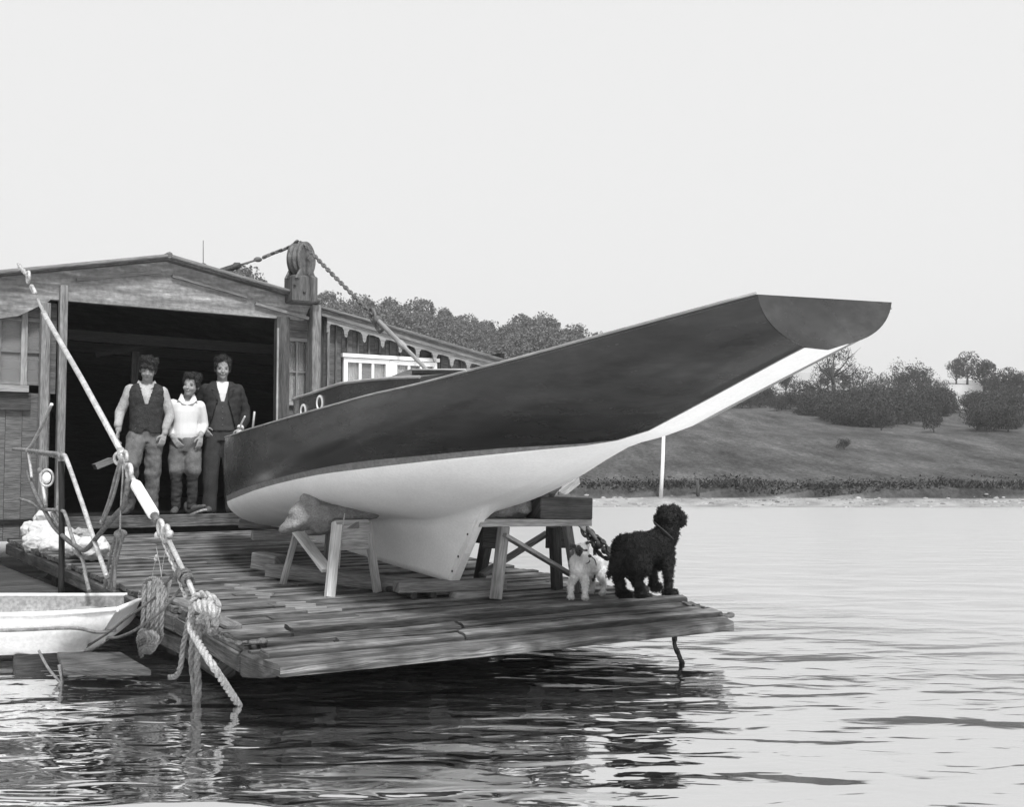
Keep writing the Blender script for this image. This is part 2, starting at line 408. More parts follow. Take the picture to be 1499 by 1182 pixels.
def build_ground():
    ys = [-40, 0, 20, 28, 32]+[34+.3*i for i in range(36)]+[45+1.5*i for i in range(40)]+[106+4*i for i in range(20)]+[190, 220, 280, 400]
    xs = [-400, -260, -180, -130]+[-100+1.6*i for i in range(126)]+[110, 130, 160, 220, 300, 420]
    me = bpy.data.meshes.new('ground'); v = []; zone = []
    for y in ys:
        for x in xs:
            v.append((x, y, ground_z(x, y) if y > 30 else -.6)); s = y-shore_y(x)
            w = .3*nz(x, 1, .6)
            shingle = 1-ss(2.2+w, 2.6+w, s); dark = ss(2.4+w, 2.6+w, s)*(1-ss(2.8+w, 3.3+w, s))*(.35+.45*nz(x, 9, .8))
            px = x/y*FPX+750 if y > 1 else 0
            pale = ss(97, 99, y)*(1-ss(140, 150, y))*ss(1090, 1130, px)*(1-ss(1400, 1450, px))*.85
            pale = max(pale, ss(86, 90, y)*ss(1385, 1392, px)*(1-ss(1418, 1424, px))*(1-ss(130, 140, y)))
            zone.append((shingle, dark, pale, 1))
    nx = len(xs); f = [(j*nx+i, j*nx+i+1, (j+1)*nx+i+1, (j+1)*nx+i) for j in range(len(ys)-1) for i in range(nx-1)]
    me.from_pydata(v, [], f); me.polygons.foreach_set('use_smooth', [True]*len(f))
    ca = me.color_attributes.new('zone', 'FLOAT_COLOR', 'POINT'); ca.data.foreach_set('color', [c for z in zone for c in z])
    me.materials.append(ground_mat()); o = bpy.data.objects.new('ground', me); COL.objects.link(o); return struct(o)
build_ground()
# stuff: rough grass hanging over the bank, stones of the shingle
M['grass'] = mat('bank_grass', .10, .6, 3, .95, 0, 10, .1, fine=.4, island=.5)
M['stone'] = mat('shingle_stone', .25, .5, 3, .9, .2, 10, .2, island=.4)
mb = MB()
for i in range(20000):
    x = -12+rnd()*55; s = 2.9+abs(random.gauss(0, 1))*1.3; y = shore_y(x)+s
    if nz(x, y, .35) < -.15 and s > 4: continue
    h = (.03+rnd()*.11*(1.1 if s < 4.2 else .6))*(.4+1.2*max(0, .5+nz(x, 3, .5))); a = rnd()*6.28; w = .015+rnd()*.04; z = ground_z(x, y)-.02
    d = Vector((math.cos(a)*w, math.sin(a)*w, 0)); p = Vector((x, y, z)); tp = p+Vector((random.gauss(0, .08), -.05-rnd()*.1, h))
    o = len(mb.v); mb.v += [p-d, p+d, tp+d*.3, tp-d*.3]; mb.face((o, o+1, o+2, o+3))
g = mb.build('bank_grass', M['grass']); tag(g, 'rough grass and rushes along the top of the far bank', 'grass'); g['kind'] = 'stuff'
mb = MB()
for i in range(1300):
    x = -6+rnd()*46; s = rnd()*2.6; y = shore_y(x)+s; r = .015+rnd()**4*.08
    mb.ball((x, y, ground_z(x, y)), (r*1.3, r, r*.6), 0, 5, 4)
g = mb.build('shingle', M['stone']); tag(g, 'pale stones strewn over the strip of shingle at the far waterline', 'shingle'); g['kind'] = 'stuff'
# ------------------------------------------------------------------ trees
M['leaf'] = mat('foliage', .12, .4, 1.2, .9, 0, 10, .15, island=.3)
M['leaf_dark'] = mat('dark_foliage', .042, .4, 1.2, .9, 0, 10, .15, island=.3)
M['bark'] = mat('bark', .06, .4, 8, .9, .3, 20, .1)
def crown_mesh(name, H, R, z0, n, leaf, m, lobes=9, gap=.0, seed=0):
    rs = random.Random(seed); mb = MB(); L = []
    for i in range(lobes+7):
        a = rs.random()*6.28; t_ = rs.random(); rr = R*.8*math.sqrt(rs.random())*(1-.5*t_); z = z0+(H-z0)*(.2+.68*t_)
        L.append((Vector((math.cos(a)*rr, math.sin(a)*rr, z)), R*(.2+.2*rs.random())))
    L.append((Vector((0, 0, z0+(H-z0)*.72)), R*.5))
    for i in range(n):
        c, r = L[rs.randrange(len(L))]
        d = Vector((rs.gauss(0, 1), rs.gauss(0, 1), rs.gauss(0, .8))).normalized(); q = c+d*r*(.75+.32*rs.random())
        if q.z < z0*.8: continue
        if noise.noise(q*(1.6/R*2.2)+Vector((seed, 0, 0))) < gap-.25: continue
        s = leaf*(.6+.8*rs.random()); e = Vector((rs.gauss(0, 1), rs.gauss(0, 1), rs.gauss(0, 1))).normalized()
        f = e.orthogonal().normalized(); h = e.cross(f)
        o = len(mb.v); mb.v += [q-f*s, q-h*s*.7, q+f*s, q+h*s*.7]; mb.face((o, o+1, o+2, o+3))
    return mb
def trunk_mb(H, R, z0, tr, seed=0, limbs=6):
    rs = random.Random(seed); mb = MB()
    mb.tube([(0, 0, -.4), (.05*rs.random(), .03, z0), (.15*rs.gauss(0, 1), .1*rs.gauss(0, 1), H*.75)], [tr*1.3, tr, tr*.25], 7)
    for i in range(limbs):
        a = 6.28*i/limbs+rs.random(); z = z0*.8+(H-z0)*.35*rs.random()
        e = Vector((math.cos(a)*R*.62, math.sin(a)*R*.62, z+(H-z)*(.3+.4*rs.random())))
        mid = Vector((e.x*.45, e.y*.45, z+(e.z-z)*.4))
        mb.tube([(0, 0, z), mid, e], [tr*.55, tr*.35, tr*.08], 5)
        for k in range(2):
            b = e+Vector((rs.gauss(0, R*.1), rs.gauss(0, R*.1), R*.1+rs.random()*R*.12)); mb.tube([mid.lerp(e, .5), b], [tr*.2, tr*.05], 4)
    return mb
PROTO = []
def proto(kind, H, R, z0, n, leaf, m, seed, gap=0, tr=.25):
    root = bpy.data.objects.new(kind, None)
    t = trunk_mb(H, R, z0, tr, seed).build('trunk', M['bark']); c = crown_mesh(kind, H, R, z0, n, leaf, m, 9, gap, seed).build('crown', M[m])
    COL.objects.unlink(t); COL.objects.unlink(c); return (kind, t.data, c.data)
big = [proto('broadleaf_tree', 8.0, 3.6, 1.2, 9000, .14, 'leaf', 11+i, .0) for i in range(4)]
bare = proto('sparse_tree', 5.4, 3.4, 1.2, 3200, .07, 'leaf_dark', 31, .18, .2)
sparse = [proto('thin_tree', 3.6, 2.1, .8, 1500, .065, 'leaf_dark', 61+i, .12, .12) for i in range(2)]
small = [proto('hedgerow_tree', 3.6, 2.0, .5, 3000, .075, 'leaf_dark', 41+i, .02, .12) for i in range(3)]
bush = [proto('bush', 1.6, 1.3, .05, 1800, .055, 'leaf_dark', 51+i, -.1, .06) for i in range(3)]
def plant(pr, x, y, s, label, cat, group=None, dz=0, sz=1):
    kind, tm, cm = pr
    o = bpy.data.objects.new(kind, None); COL.objects.link(o); o.location = (x, y, ground_z(x, y)+dz); o.rotation_euler.z = rnd()*6.28; o.scale = (s, s, s*sz)
    tag(o, label, cat, group)
    for n_, me in (('trunk', tm), ('crown', cm)):
        c = bpy.data.objects.new(n_, me); COL.objects.link(c); c.parent = o
    return o
def atpx(px, D): return (px-750)/FPX*D
G1 = 'broadleaf trees of the wood on the far hill'
k = 0
SKYL = [(300, 428), (400, 421), (470, 419), (540, 424), (600, 431), (650, 446), (690, 456), (735, 462), (765, 456), (790, 451), (815, 455), (850, 470), (890, 488), (930, 500)]
for row, D in enumerate((92, 101, 111, 121, 132, 143)):
    x = -75-rnd()*3
    while x < atpx(905, D):
        x += 2.7+rnd()*1.3
        px = x/D*FPX+750
        if px < 375: continue
        y = D+random.gauss(0, 1.5)
        zt = CAMH+(685-(sinterp(SKYL, px)+(5-row)*9+random.gauss(2, 3)))/FPX*y; g_ = ground_z(x, y)-.8
        s_z = max(.35, (zt-g_)/8.3); w_ = max(.55, min(1.0, s_z*(.9+.3*rnd())))
        plant(big[random.randrange(4)], x, y, w_, 'leafy tree massed with the others in the hazy hillside wood', 'tree', G1, -.8, s_z/w_)
plant(big[1], atpx(357, 120), 120, 1.15, 'small tree top just showing over the shed roof ridge, left of the pulley block', 'tree', dz=.5)
# right-hand hedgerow, named one by one only where they can be told apart
plant(bare, atpx(1222, 96), 96, .85, 'tall thin-leaved tree with visible branches below the boat\'s stern', 'tree')
G2 = 'hedgerow trees across the right-hand slope'
for px, D, s in ((1165, 104, .9), (1210, 106, 1.0), (1240, 104, .9), (1310, 105, 1.0), (1338, 107, 1.1), (1150, 99, .8), (1178, 98, .9), (1196, 97, .95), (1248, 95, 1.05), (1266, 97, 1.1), (1283, 96, 1.0), (1300, 95, 1.1), (1316, 97, 1.15), (1333, 96, 1.2), (1347, 98, 1.25), (1362, 97, 1.2), (1374, 96, .85), (1186, 92, .75), (1262, 92, .85), (1290, 91, .85), (1322, 92, .9), (1350, 91, .85), (1376, 92, .8)):
    plant(sparse[random.randrange(2)] if rnd() < .6 else small[random.randrange(3)], atpx(px, D)+random.gauss(0, .4), D, s*(.55+.25*rnd()), 'dark bushy tree in the hedgerow running across the slope', 'tree', G2, -.2)
for px in (1455, 1470, 1484, 1497): plant(small[1], atpx(px, 104), 104, .65+rnd()*.25, 'dark tree at the far right end of the hedge, against the sky', 'tree', 'trees at the far right end of the hedge')
plant(small[0], atpx(1402, 128), 128, .75, 'small round tree alone on the skyline, left of a larger one', 'tree')
plant(small[1], atpx(1418, 128), 128, 1.0, 'round dark tree on the skyline above the pale field gap', 'tree')
plant(small[2], atpx(1443, 105), 105, 1.0, 'dark tree where the far right hedge meets the skyline', 'tree')
G3 = 'low bushes of the hedge line below the trees'
for i in range(64):
    px = 1080+i*6.5; D = 88+random.gauss(0, 1.5)
    if 1384 < px < 1424: continue
    plant(bush[i % 3], atpx(px, D), D, .45+rnd()*.6, 'low dense bush in the dark hedge line', 'bush', G3)
G4 = 'scrub bushes scattered down the pasture'
for i in range(95):
    t = rnd(); px = 1180+t*205+random.gauss(0, 6); D = 86-rnd()*(5+10*math.sin(3.14*t))
    plant(bush[i % 3], atpx(px, D), D, .6+rnd()*.5, 'dark scrub bush on the slope under the hedge', 'bush', G4, -.1)
G5 = 'bushes of the thicket at the far right'
for i in range(34):
    px = 1426+rnd()*70; D = 66+rnd()*22
    plant(bush[i % 3], atpx(px, D), D, .55+rnd()*.4, 'dark bush in the thicket at the right edge of the pasture', 'bush', G5)
for px, D, s, l in ((1291, 68, .8, 'lone dark bush in open pasture, midway up the slope'), (1368, 66, .65, 'small bush in the pasture near the right-hand thicket'), (1236, 55, .32, 'tiny tuft of scrub low in the open pasture')):
    plant(bush[0], atpx(px, D), D, s, l, 'bush')
# ------------------------------------------------------------------ posts on the far bank
def bankpost(px, y0, y1, w, label, m, lean=0, dark=False):
    D = 39.5; base = Vector((atpx(px, D), D, 0)); base.z = ground_z(base.x, D)-.1
    top = onv(0, 0, 1) if False else Vector((atpx(px+lean, D), D, CAMH+(685-y0)/FPX*D))
    mb = MB(); mb.tube([base, base.lerp(top, .5)+Vector((.01, 0, 0)), top], [w, w*.92, w*.8], 8)
    mb.ball(top, (w*.8, w*.8, w*.5))
    return thing('mooring_post', mb, m, label, 'post', loc=base)
bankpost(967, 636, 709, .07, 'tall whitened mooring post on the far bank behind the boat', M['white_paint'], 5)
bankpost(1021, 706, 720, .07, 'short dark stake at the top of the far bank', M['timber_dark'], 0)

def haze():
    m = bpy.data.materials.new('haze'); m.use_nodes = True; t = m.node_tree; t.nodes.clear()
    o = t.nodes.new('ShaderNodeOutputMaterial'); p = t.nodes.new('ShaderNodeVolumePrincipled'); p.inputs['Color'].default_value = grey(.95); p.inputs['Density'].default_value = .0011; p.inputs['Anisotropy'].default_value = .2
    t.links.new(p.outputs[0], o.inputs['Volume'])
    mb = MB(); mb.box((0, 150, 14), (450, 0, 0), (0, 300, 0), (0, 0, 22)); h = mb.build('haze', m); h['kind'] = 'stuff'; tag(h, 'thin pale haze over the estuary', 'haze')
haze()
# ================================================================== BOAT SHED
shed = empty('boat_shed', 'dark weathered timber boat shed with a wide open doorway and low gable roof', 'boat shed', W(3.9, 12.7, .5))
RZ, RU, RS = 3.552, 3.68, .193
def roofz(u): return RZ-RS*abs(u-RU)
def streak_board():
    m, t, b = nodes('streaked_gable_boards'); L = t.links
    tc = N(t, 'ShaderNodeTexCoord'); mp = N(t, 'ShaderNodeMapping'); mp.inputs['Scale'].default_value = (1.3, 9, 1); L.new(tc.outputs['UV'], mp.inputs[0])
    n = N(t, 'ShaderNodeTexNoise'); n.inputs['Scale'].default_value = 1.6; n.inputs['Detail'].default_value = 9; n.inputs['Roughness'].default_value = .65; L.new(mp.outputs[0], n.inputs['Vector'])
    n2 = N(t, 'ShaderNodeTexNoise'); n2.inputs['Scale'].default_value = 22; n2.inputs['Detail'].default_value = 6; L.new(tc.outputs['UV'], n2.inputs['Vector'])
    r = ramp(t, [(.3, .09), (.48, .17), (.6, .26), (.69, .5)]); L.new(n.outputs[0], r.inputs[0])
    r2 = ramp(t, [(.3, .75), (.7, 1.2)]); L.new(n2.outputs[0], r2.inputs[0])
    mu = N(t, 'ShaderNodeMix', data_type='RGBA', blend_type='MULTIPLY'); mu.inputs[0].default_value = 1
    L.new(r.outputs[0], mu.inputs[6]); L.new(r2.outputs[0], mu.inputs[7]); L.new(mu.outputs[2], b.inputs['Base Color']); b.inputs['Roughness'].default_value = .85
    bp = N(t, 'ShaderNodeBump'); bp.inputs['Strength'].default_value = .5; bp.inputs['Distance'].default_value = .02; L.new(n2.outputs[0], bp.inputs['Height']); L.new(bp.outputs[0], b.inputs['Normal'])
    return m
M['gable'] = streak_board()
# gable fascia
mb = MB()
poly = [(2.50, 2.99), (5.30, 2.965), (5.36, 3.10), (5.44, roofz(5.44)-.03), (RU, RZ-.03), (.9, roofz(.9)-.03), (.9, 2.50), (2.2, 2.80), (2.48, 2.965)]
mb.prism([W(u, 12.62, z) for u, z in poly], VD*.09)
mb.build('gable_board', M['gable'], shed)
mb = MB()   # raised mouldings following the rake
for u0, u1, dz in ((2.75, 3.62, -.16), (3.75, 4.6, -.19), (4.7, 5.35, -.24)):
    mb.beam(W(u0, 12.6, roofz(u0)+dz), W(u1, 12.6, roofz(u1)+dz), .04, .035, ZD)
mb.build('gable_moulding', M['trim'], shed)
# roof
M['roof'] = mat('felted_roof', .10, .4, 4, .9, .4, 30, .1)
mb = MB()
for side, ue in ((-1, -.4), (1, 5.45), (1, 8.42)):
    v0 = 12.5 if ue < 6 else 12.86; u0 = RU if ue < 6 else 5.455
    a, b_ = W(u0, v0, roofz(u0)), W(ue, v0, roofz(ue))
    mb.prism([a, b_, b_-ZD*.05, a-ZD*.05], VD*(21-v0))
mb.build('roof', M['roof'], shed)
mb = MB(); mb.tube([W(RU, 12.47, RZ+.0), W(RU, 21, RZ+.0)], .035, 8)
mb.tube([W(RU-.02, 12.48, RZ-.012), W(2.9, 12.48, roofz(2.9)-.012), W(2.2, 12.48, roofz(2.2)-.015), W(.9, 12.48, roofz(.9)-.015)], .022, 6)
mb.tube([W(RU+.02, 12.48, RZ-.012), W(4.5, 12.48, roofz(4.5)-.012), W(5.44, 12.48, roofz(5.44)-.015)], .022, 6)
mb.tube([W(5.5, 12.85, roofz(5.5)-.012), W(6.6, 12.85, roofz(6.6)-.0), W(8.43, 12.85, roofz(8.43)-.015)], .02, 6)
mb.build('roof_edging', M['trim'], shed)
# door posts
def post(name, px0, px1, v, ytop, ybot, m, depth=.1, parent=shed):
    mb = MB(); a = onv(px0, 600, v); b = onv(px1, 600, v); ua, ub = uvz(a)[0], uvz(b)[0]
    zt = uvz(onv((px0+px1)/2, ytop, v))[2]; zb = uvz(onv((px0+px1)/2, ybot, v))[2] if ybot else .55
    mb.box(W((ua+ub)/2, v+depth/2, (zt+zb)/2), ZD*(zt-zb)/2, UD*(ub-ua)/2, VD*depth/2)
    return mb.build(name, m, parent, bevel=.006)
post('door_post', 59, 72, 12.55, 443, None, M['timber'])
post('door_post', 85.5, 97, 12.55, 417, None, M['timber'])
post('door_post', 405, 424, 12.6, 464, None, M['timber_dark'])
post('corner_post', 457, 469.5, 12.55, 446, None, M['timber'], .16)
mb = MB(); uu = uvz(onv(406, 600, 12.58))[0]; mb.beam(W(uu, 12.58, .6), W(uu, 12.58, 2.85), .02, .02, VD); mb.build('edge_bead', M['timber_mid'], shed)
mb = MB(); uu = uvz(onv(479, 600, 12.95))[0]; mb.beam(W(uu, 12.93, .6), W(uu, 12.93, 3.13), .03, .03, VD); mb.build('corner_bead', M['trim'], shed)
# header over the side light, then recess
mb = MB(); mb.box(W(5.33, 12.80, 2.93), UD*.17, VD*.04, ZD*.06); mb.box(W(5.33, 12.86, 2.82), UD*.17, VD*.02, ZD*.05); mb.build('header', M['trim'], shed)
def window(v, u0, u1, z0, z1, cols, rows, fr, frame_m, glass_m, name='window', depth=.05, curtain=True, parent=shed, bar=.03):
    mb = MB(); um, zm = (u0+u1)/2, (z0+z1)/2
    mb.box(W(um, v, z1-fr/2), UD*(u1-u0)/2, VD*depth/2, ZD*fr/2); mb.box(W(um, v, z0+fr/2), UD*(u1-u0)/2, VD*depth/2, ZD*fr/2)
    mb.box(W(u0+fr/2, v, zm), ZD*((z1-z0)/2-fr), VD*depth/2, UD*fr/2); mb.box(W(u1-fr/2, v, zm), ZD*((z1-z0)/2-fr), VD*depth/2, UD*fr/2)
    f = mb.build(name, frame_m, parent, bevel=.003)
    mb = MB(); iu0, iu1, iz0, iz1 = u0+fr, u1-fr, z0+fr, z1-fr
    for i in range(1, cols):
        u = iu0+(iu1-iu0)*i/cols; mb.box(W(u, v+.004, zm), ZD*(iz1-iz0)/2, VD*(depth/2-.008), UD*bar/2)
    for i in range(1, rows):
        z = iz0+(iz1-iz0)*i/rows; mb.box(W(um, v+.006, z), UD*(iu1-iu0)/2, VD*(depth/2-.012), ZD*bar/2)
    if cols > 1 or rows > 1: mb.build('glazing_bar', frame_m, f)
    mb = MB(); mb.box(W(um, v+.018, zm), UD*(iu1-iu0)/2, ZD*(iz1-iz0)/2, VD*.002); mb.build('pane', glass_m, f)
    if curtain:
        mb = MB(); n = 28
        for a, b in ((iu0, iu0+(iu1-iu0)*.4), (iu1-(iu1-iu0)*.36, iu1)):
            r0 = [W(lerp(a, b, i/n), v+.05+.012*math.sin(i*1.7), iz1) for i in range(n+1)]; r1 = [p-ZD*(iz1-iz0)+UD*.01*math.sin(i*.9) for i, p in enumerate(r0)]
            mb.loft([r0, r1], closed=False, cap=False)
        mb.build('curtain', M['curtain'], f)
    return f
def clear_glass():
    m, t, b = nodes('clear_pane'); b.inputs['Transmission Weight'].default_value = .85; b.inputs['Roughness'].default_value = .02; b.inputs['IOR'].default_value = 1.1
    b.inputs['Base Color'].default_value = grey(.8); b.inputs['Specular IOR Level'].default_value = .7; return m
M['pane'] = clear_glass()
# left wall with window (window opening u 1.75..2.3)
def wall_piece(u0, u1, z0, z1, v, name='wall', m=None, t=.06, ztop=None):
    mb = MB()
    pts = [(u0, z0), (u1, z0), (u1, z1 if ztop is None else ztop(u1)), (u0, z1 if ztop is None else ztop(u0))]
    mb.prism([W(u, v, z) for u, z in pts], VD*t); return mb
lw = MB()
def boards(mb, u0, u1, z0, z1f, v, w=.16, t=.04):
    u = u0
    while u < u1-.01:
        b = min(u+w, u1); mb.prism([W(u+.002, v, z0), W(b-.002, v, z0), W(b-.002, v, z1f(b)), W(u+.002, v, z1f(u))], VD*t); u += w
boards(lw, .2, 2.55, .5, lambda u: 2.02, 12.78)
boards(lw, .2, 1.62, 2.02, lambda u: roofz(u)-.06, 12.78)
boards(lw, 2.47, 2.60, 2.02, lambda u: 2.97, 12.78)
boards(lw, 1.62, 2.47, 2.80, lambda u: roofz(u)-.06, 12.78)
lw.build('wall', wood('left_wall_boards', .12, .35, .2), shed)
f = window(12.77, 1.62, 2.47, 2.10, 2.80, 2, 2, .04, M['trim'], M['pane'], curtain=False)
mb = MB(); mb.box(W(1.9, 12.74, 2.06), UD*.42, VD*.06, ZD*.035); mb.build('sill', M['timber_mid'], f)
mb = MB(); uu = uvz(onv(36, 500, 12.74))[0]; mb.box(W(uu, 12.74, 2.48), ZD*.38, UD*.03, VD*.015); mb.build('architrave', M['timber_mid'], f)
mb = MB(); mb.box(W(1.9, 12.75, 1.93), UD*.45, VD*.02, ZD*.09); mb.build('apron_board', M['timber_dark'], shed)
# side light between door and corner
mb = MB(); boards(mb, 5.14, 5.47, .5, lambda u: 1.98, 12.88); mb.build('wall', M['wall'], shed)
window(12.86, 5.16, 5.47, 1.98, 2.78, 2, 2, .04, M['timber_mid'], M['pane'], bar=.02)
# annex wall
mb = MB()
boards(mb, 5.74, 5.98, .5, lambda u: roofz(u)-.05, 13.05, .15)
boards(mb, 5.98, 7.34, 2.63, lambda u: roofz(u)-.05, 13.05, .15)
boards(mb, 5.98, 7.34, .5, lambda u: 1.80, 13.05, .15)
boards(mb, 7.34, 8.3, .5, lambda u: roofz(u)-.05, 13.05, .15)
mb.build('wall', M['wall'], shed)
mb = MB(); u = 5.90
while u < 8.28:
    z0 = .5 if (u < 5.97 or u > 7.35) else 2.64
    mb.box(W(u, 13.04, (z0+roofz(u)-.06)/2), ZD*(roofz(u)-.06-z0)/2, UD*.011, VD*.012); u += .148
mb.build('batten', M['wall'], shed)
for a, b in ((5.99, 6.62), (6.67, 7.30)):
    window(13.03, a, b, 1.82, 2.60, 3, 1, .055, M['white_paint'], M['pane'], bar=.035)
mb = MB(); mb.box(W(6.645, 13.01, 2.628), UD*.68, VD*.03, ZD*.022); mb.box(W(6.645, 13.02, 2.21), ZD*.385, UD*.024, VD*.02)
mb.build('architrave', M['white_paint'], shed)
# scalloped valance
mb = MB(); pitch = .248; u = 5.72; rows = []
pts = []
while u < 8.36:
    pts.append((u, .26))
    for k in range(9):
        a = math.pi*k/8; pts.append((u+pitch*(.5-.42*math.cos(a)), .25-.01-.105*math.sin(a)**.6-(.012 if k in (2, 6) else 0)))
    u += pitch
pts.append((u, .26))
top = [W(p[0], 12.90, roofz(p[0])-.05) for p in pts]; bot = [W(p[0], 12.90, roofz(p[0])-.02-p[1]) for p in pts]
o = len(mb.v); n = len(pts); mb.v += top+bot+[p+VD*.025 for p in top]+[p+VD*.025 for p in bot]
for i in range(n-1):
    q = [(o+n+i, o+n+i+1, o+i+1, o+i), (o+3*n+i+1, o+3*n+i, o+2*n+i, o+2*n+i+1), (o+n+i+1, o+n+i, o+3*n+i, o+3*n+i+1)]
    for f_ in q: mb.face(f_, 0, False, [(mb.v[j].dot(UD), mb.v[j].z) for j in f_])
mb.build('scalloped_valance', wood('valance_boards', .2, .3, .15), shed)
mb = MB(); mb.beam(W(5.46, 12.88, roofz(5.46)-.075), W(8.40, 12.88, roofz(8.40)-.075), .02, .05, ZD); mb.build('fascia_strip', M['trim'], shed)
# return wall between front bay and annex
mb = MB(); mb.box(W(5.60, 12.98, 1.85), ZD*1.30, UD*.02, VD*.14); mb.box(W(5.67, 13.04, 1.85), ZD*1.3, UD*.06, VD*.01); mb.build('return_wall', M['timber_dark'], shed)
# sill, threshold, floor, inside
mb = MB(); mb.beam(W(2.45, 12.62, .675), W(5.45, 12.62, .675), .16, .13, ZD); mb.build('sill', M['side'], shed, bevel=.008)
mb = MB(); mb.box(W(3.95, 12.66, .46), UD*1.5, VD*.02, ZD*.15); mb.build('gap_shade_board', M['inner'], shed)  # dark board added under the sill to stand for the black shaded gap
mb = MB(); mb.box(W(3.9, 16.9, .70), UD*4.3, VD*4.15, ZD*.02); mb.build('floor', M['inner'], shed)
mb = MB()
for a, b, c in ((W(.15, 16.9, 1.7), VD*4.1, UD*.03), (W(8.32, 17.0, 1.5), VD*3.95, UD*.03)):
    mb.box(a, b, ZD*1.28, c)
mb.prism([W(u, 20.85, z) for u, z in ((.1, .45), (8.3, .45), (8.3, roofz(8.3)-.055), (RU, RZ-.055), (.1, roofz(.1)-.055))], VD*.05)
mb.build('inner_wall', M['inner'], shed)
mb = MB()
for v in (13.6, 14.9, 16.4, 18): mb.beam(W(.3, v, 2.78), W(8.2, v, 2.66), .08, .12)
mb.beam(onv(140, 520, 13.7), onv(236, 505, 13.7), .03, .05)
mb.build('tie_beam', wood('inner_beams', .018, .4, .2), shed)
mb = MB(); mb.beam(onv(193, 640, 13.75), onv(199, 515, 13.75), .08, .04, VD); mb.build('inner_post', M['timber_dark'], shed)
mb = MB()
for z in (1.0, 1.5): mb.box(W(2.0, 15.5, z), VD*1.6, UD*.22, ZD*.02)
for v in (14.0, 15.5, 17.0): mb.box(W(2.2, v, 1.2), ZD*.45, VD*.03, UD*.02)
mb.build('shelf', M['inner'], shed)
settle(shed)
# loose boards in the doorway
mb = MB(); mb.beam(onv(139, 684, 12.9), onv(163, 674, 12.9), .16, .06, ZD); thing('timber_offcut', mb, M['timber'], 'short board lying at an angle inside the doorway, left of the men', 'board', loc=onv(151, 690, 12.9))
# aerial on roof
ae = empty('roof_vent', 'small domed roof vent with a thin upright rod on the shed roof', 'vent', onv(298, 393, 12.8))
mb = MB(); c = onv(298, 394, 12.8); mb.ball(c+ZD*.02, (.05, .05, .05)); mb.cyl(c-ZD*.1, c+ZD*.01, .035, n=10); mb.build('vent_cap', M['iron'], ae)
mb = MB(); mb.tube([onv(298, 392, 12.8), onv(298, 352, 12.8)], .005, 6); mb.build('rod', M['iron'], ae); settle(ae)
# ------------------------------------------------------------------ pulley block on the roof and its stay
pb = empty('pulley_block', 'iron sheave standing in a square timber block on the corner of the shed roof', 'pulley', W(5.4, 12.5, 3.2))
BV = 12.52
cu = uvz(onv(441, 420, BV))[0]
zb0, zb1 = uvz(onv(441, 437, BV-.15))[2], uvz(onv(441, 402, BV-.15))[2]
mb = MB(); mb.box(W(cu, BV, (zb0+zb1)/2-.02), ZD*((zb1-zb0)/2+.02), UD*.155, VD*.14); mb.build('block', wood('block_timber', .075, .4, .2), pb, bevel=.02)
zt = uvz(onv(441, 356, BV))[2]; zc = (zb1+zt)/2+.0; R_ = (zt-zb1)/2+.015
rd = (UD*.80+VD*.45).normalized(); ax = ZD.cross(rd)   # sheave turns in line with the stay
def disc(mb, c, r, w, n=28, rz=1.0):
    prof = [(-w, r*.5), (-w, r), (-w*.45, r), (0, r*.86), (w*.45, r), (w, r), (w, r*.5)]
    rings = [[c+ax*x+rd*math.cos(2*math.pi*k/n)*rr+ZD*math.sin(2*math.pi*k/n)*rr*rz for k in range(n)] for x, rr in prof]
    mb.loft(rings)
mb = MB(); disc(mb, W(cu, BV, zc), R_*.95, .045); mb.cyl(W(cu, BV, zc)-ax*.13, W(cu, BV, zc)+ax*.13, .025, n=10); mb.build('sheave', M['iron'], pb)
mb = MB()
for s in (-1, 1):
    c_ = W(cu, BV, zc)+ax*s*.075
    mb.loft([[c_+ax*x+rd*math.cos(2*math.pi*k/28)*R_*.80*q_+ZD*math.sin(2*math.pi*k/28)*R_*q_ for k in range(28)] for x, q_ in ((-.02, .82), (-.012, .97), (0, 1), (.012, .97), (.02, .82))])
    mb.prism([c_+ax*-.014+rd*x*R_+ZD*z*R_ for x, z in ((-.95, -1.15), (-.55, -.55), (.55, -.55), (.95, -1.15))], ax*.028)
mb.build('cheek', M['iron'], pb, bevel=.008)
mb = MB()
for px, py in ((432, 417), (446, 428)): mb.ball(onv(px, py, BV-.15), .018)
mb.build('bolt', M['iron_dark'], pb); settle(pb)
RT = W(cu, BV, zc+R_*.95)
# stay to the left of the pulley: chain, link, bottle screw anchored on the roof
st = empty('roof_chain', 'taut chain and bottle screw running from the pulley to the shed roof', 'chain', onv(318, 401, 13.0))
p_ = lambda x, y: onv(x, y, 12.75)
mb = MB(); mb.chain([RT-rd*.02-UD*.05, onv(424, 362, 12.58), p_(400, 371), p_(384, 378)], .075, .011); mb.build('chain', M['iron'], st)
mb = MB(); mb.ball(p_(378, 380), (.05, .03, .03)); mb.tube([p_(378, 380), p_(352, 388)], .012, 8); mb.build('shackle', M['iron'], st)
mb = MB(); mb.tube([p_(352, 388), p_(346, 389.5), p_(343, 391), p_(322, 398.5), p_(314, 401)], [.03, .045, .035, .04, .02], 8); mb.ball(p_(336, 402), (.07, .05, .05)); mb.build('bottle_screw', M['iron_dark'], st); settle(st)
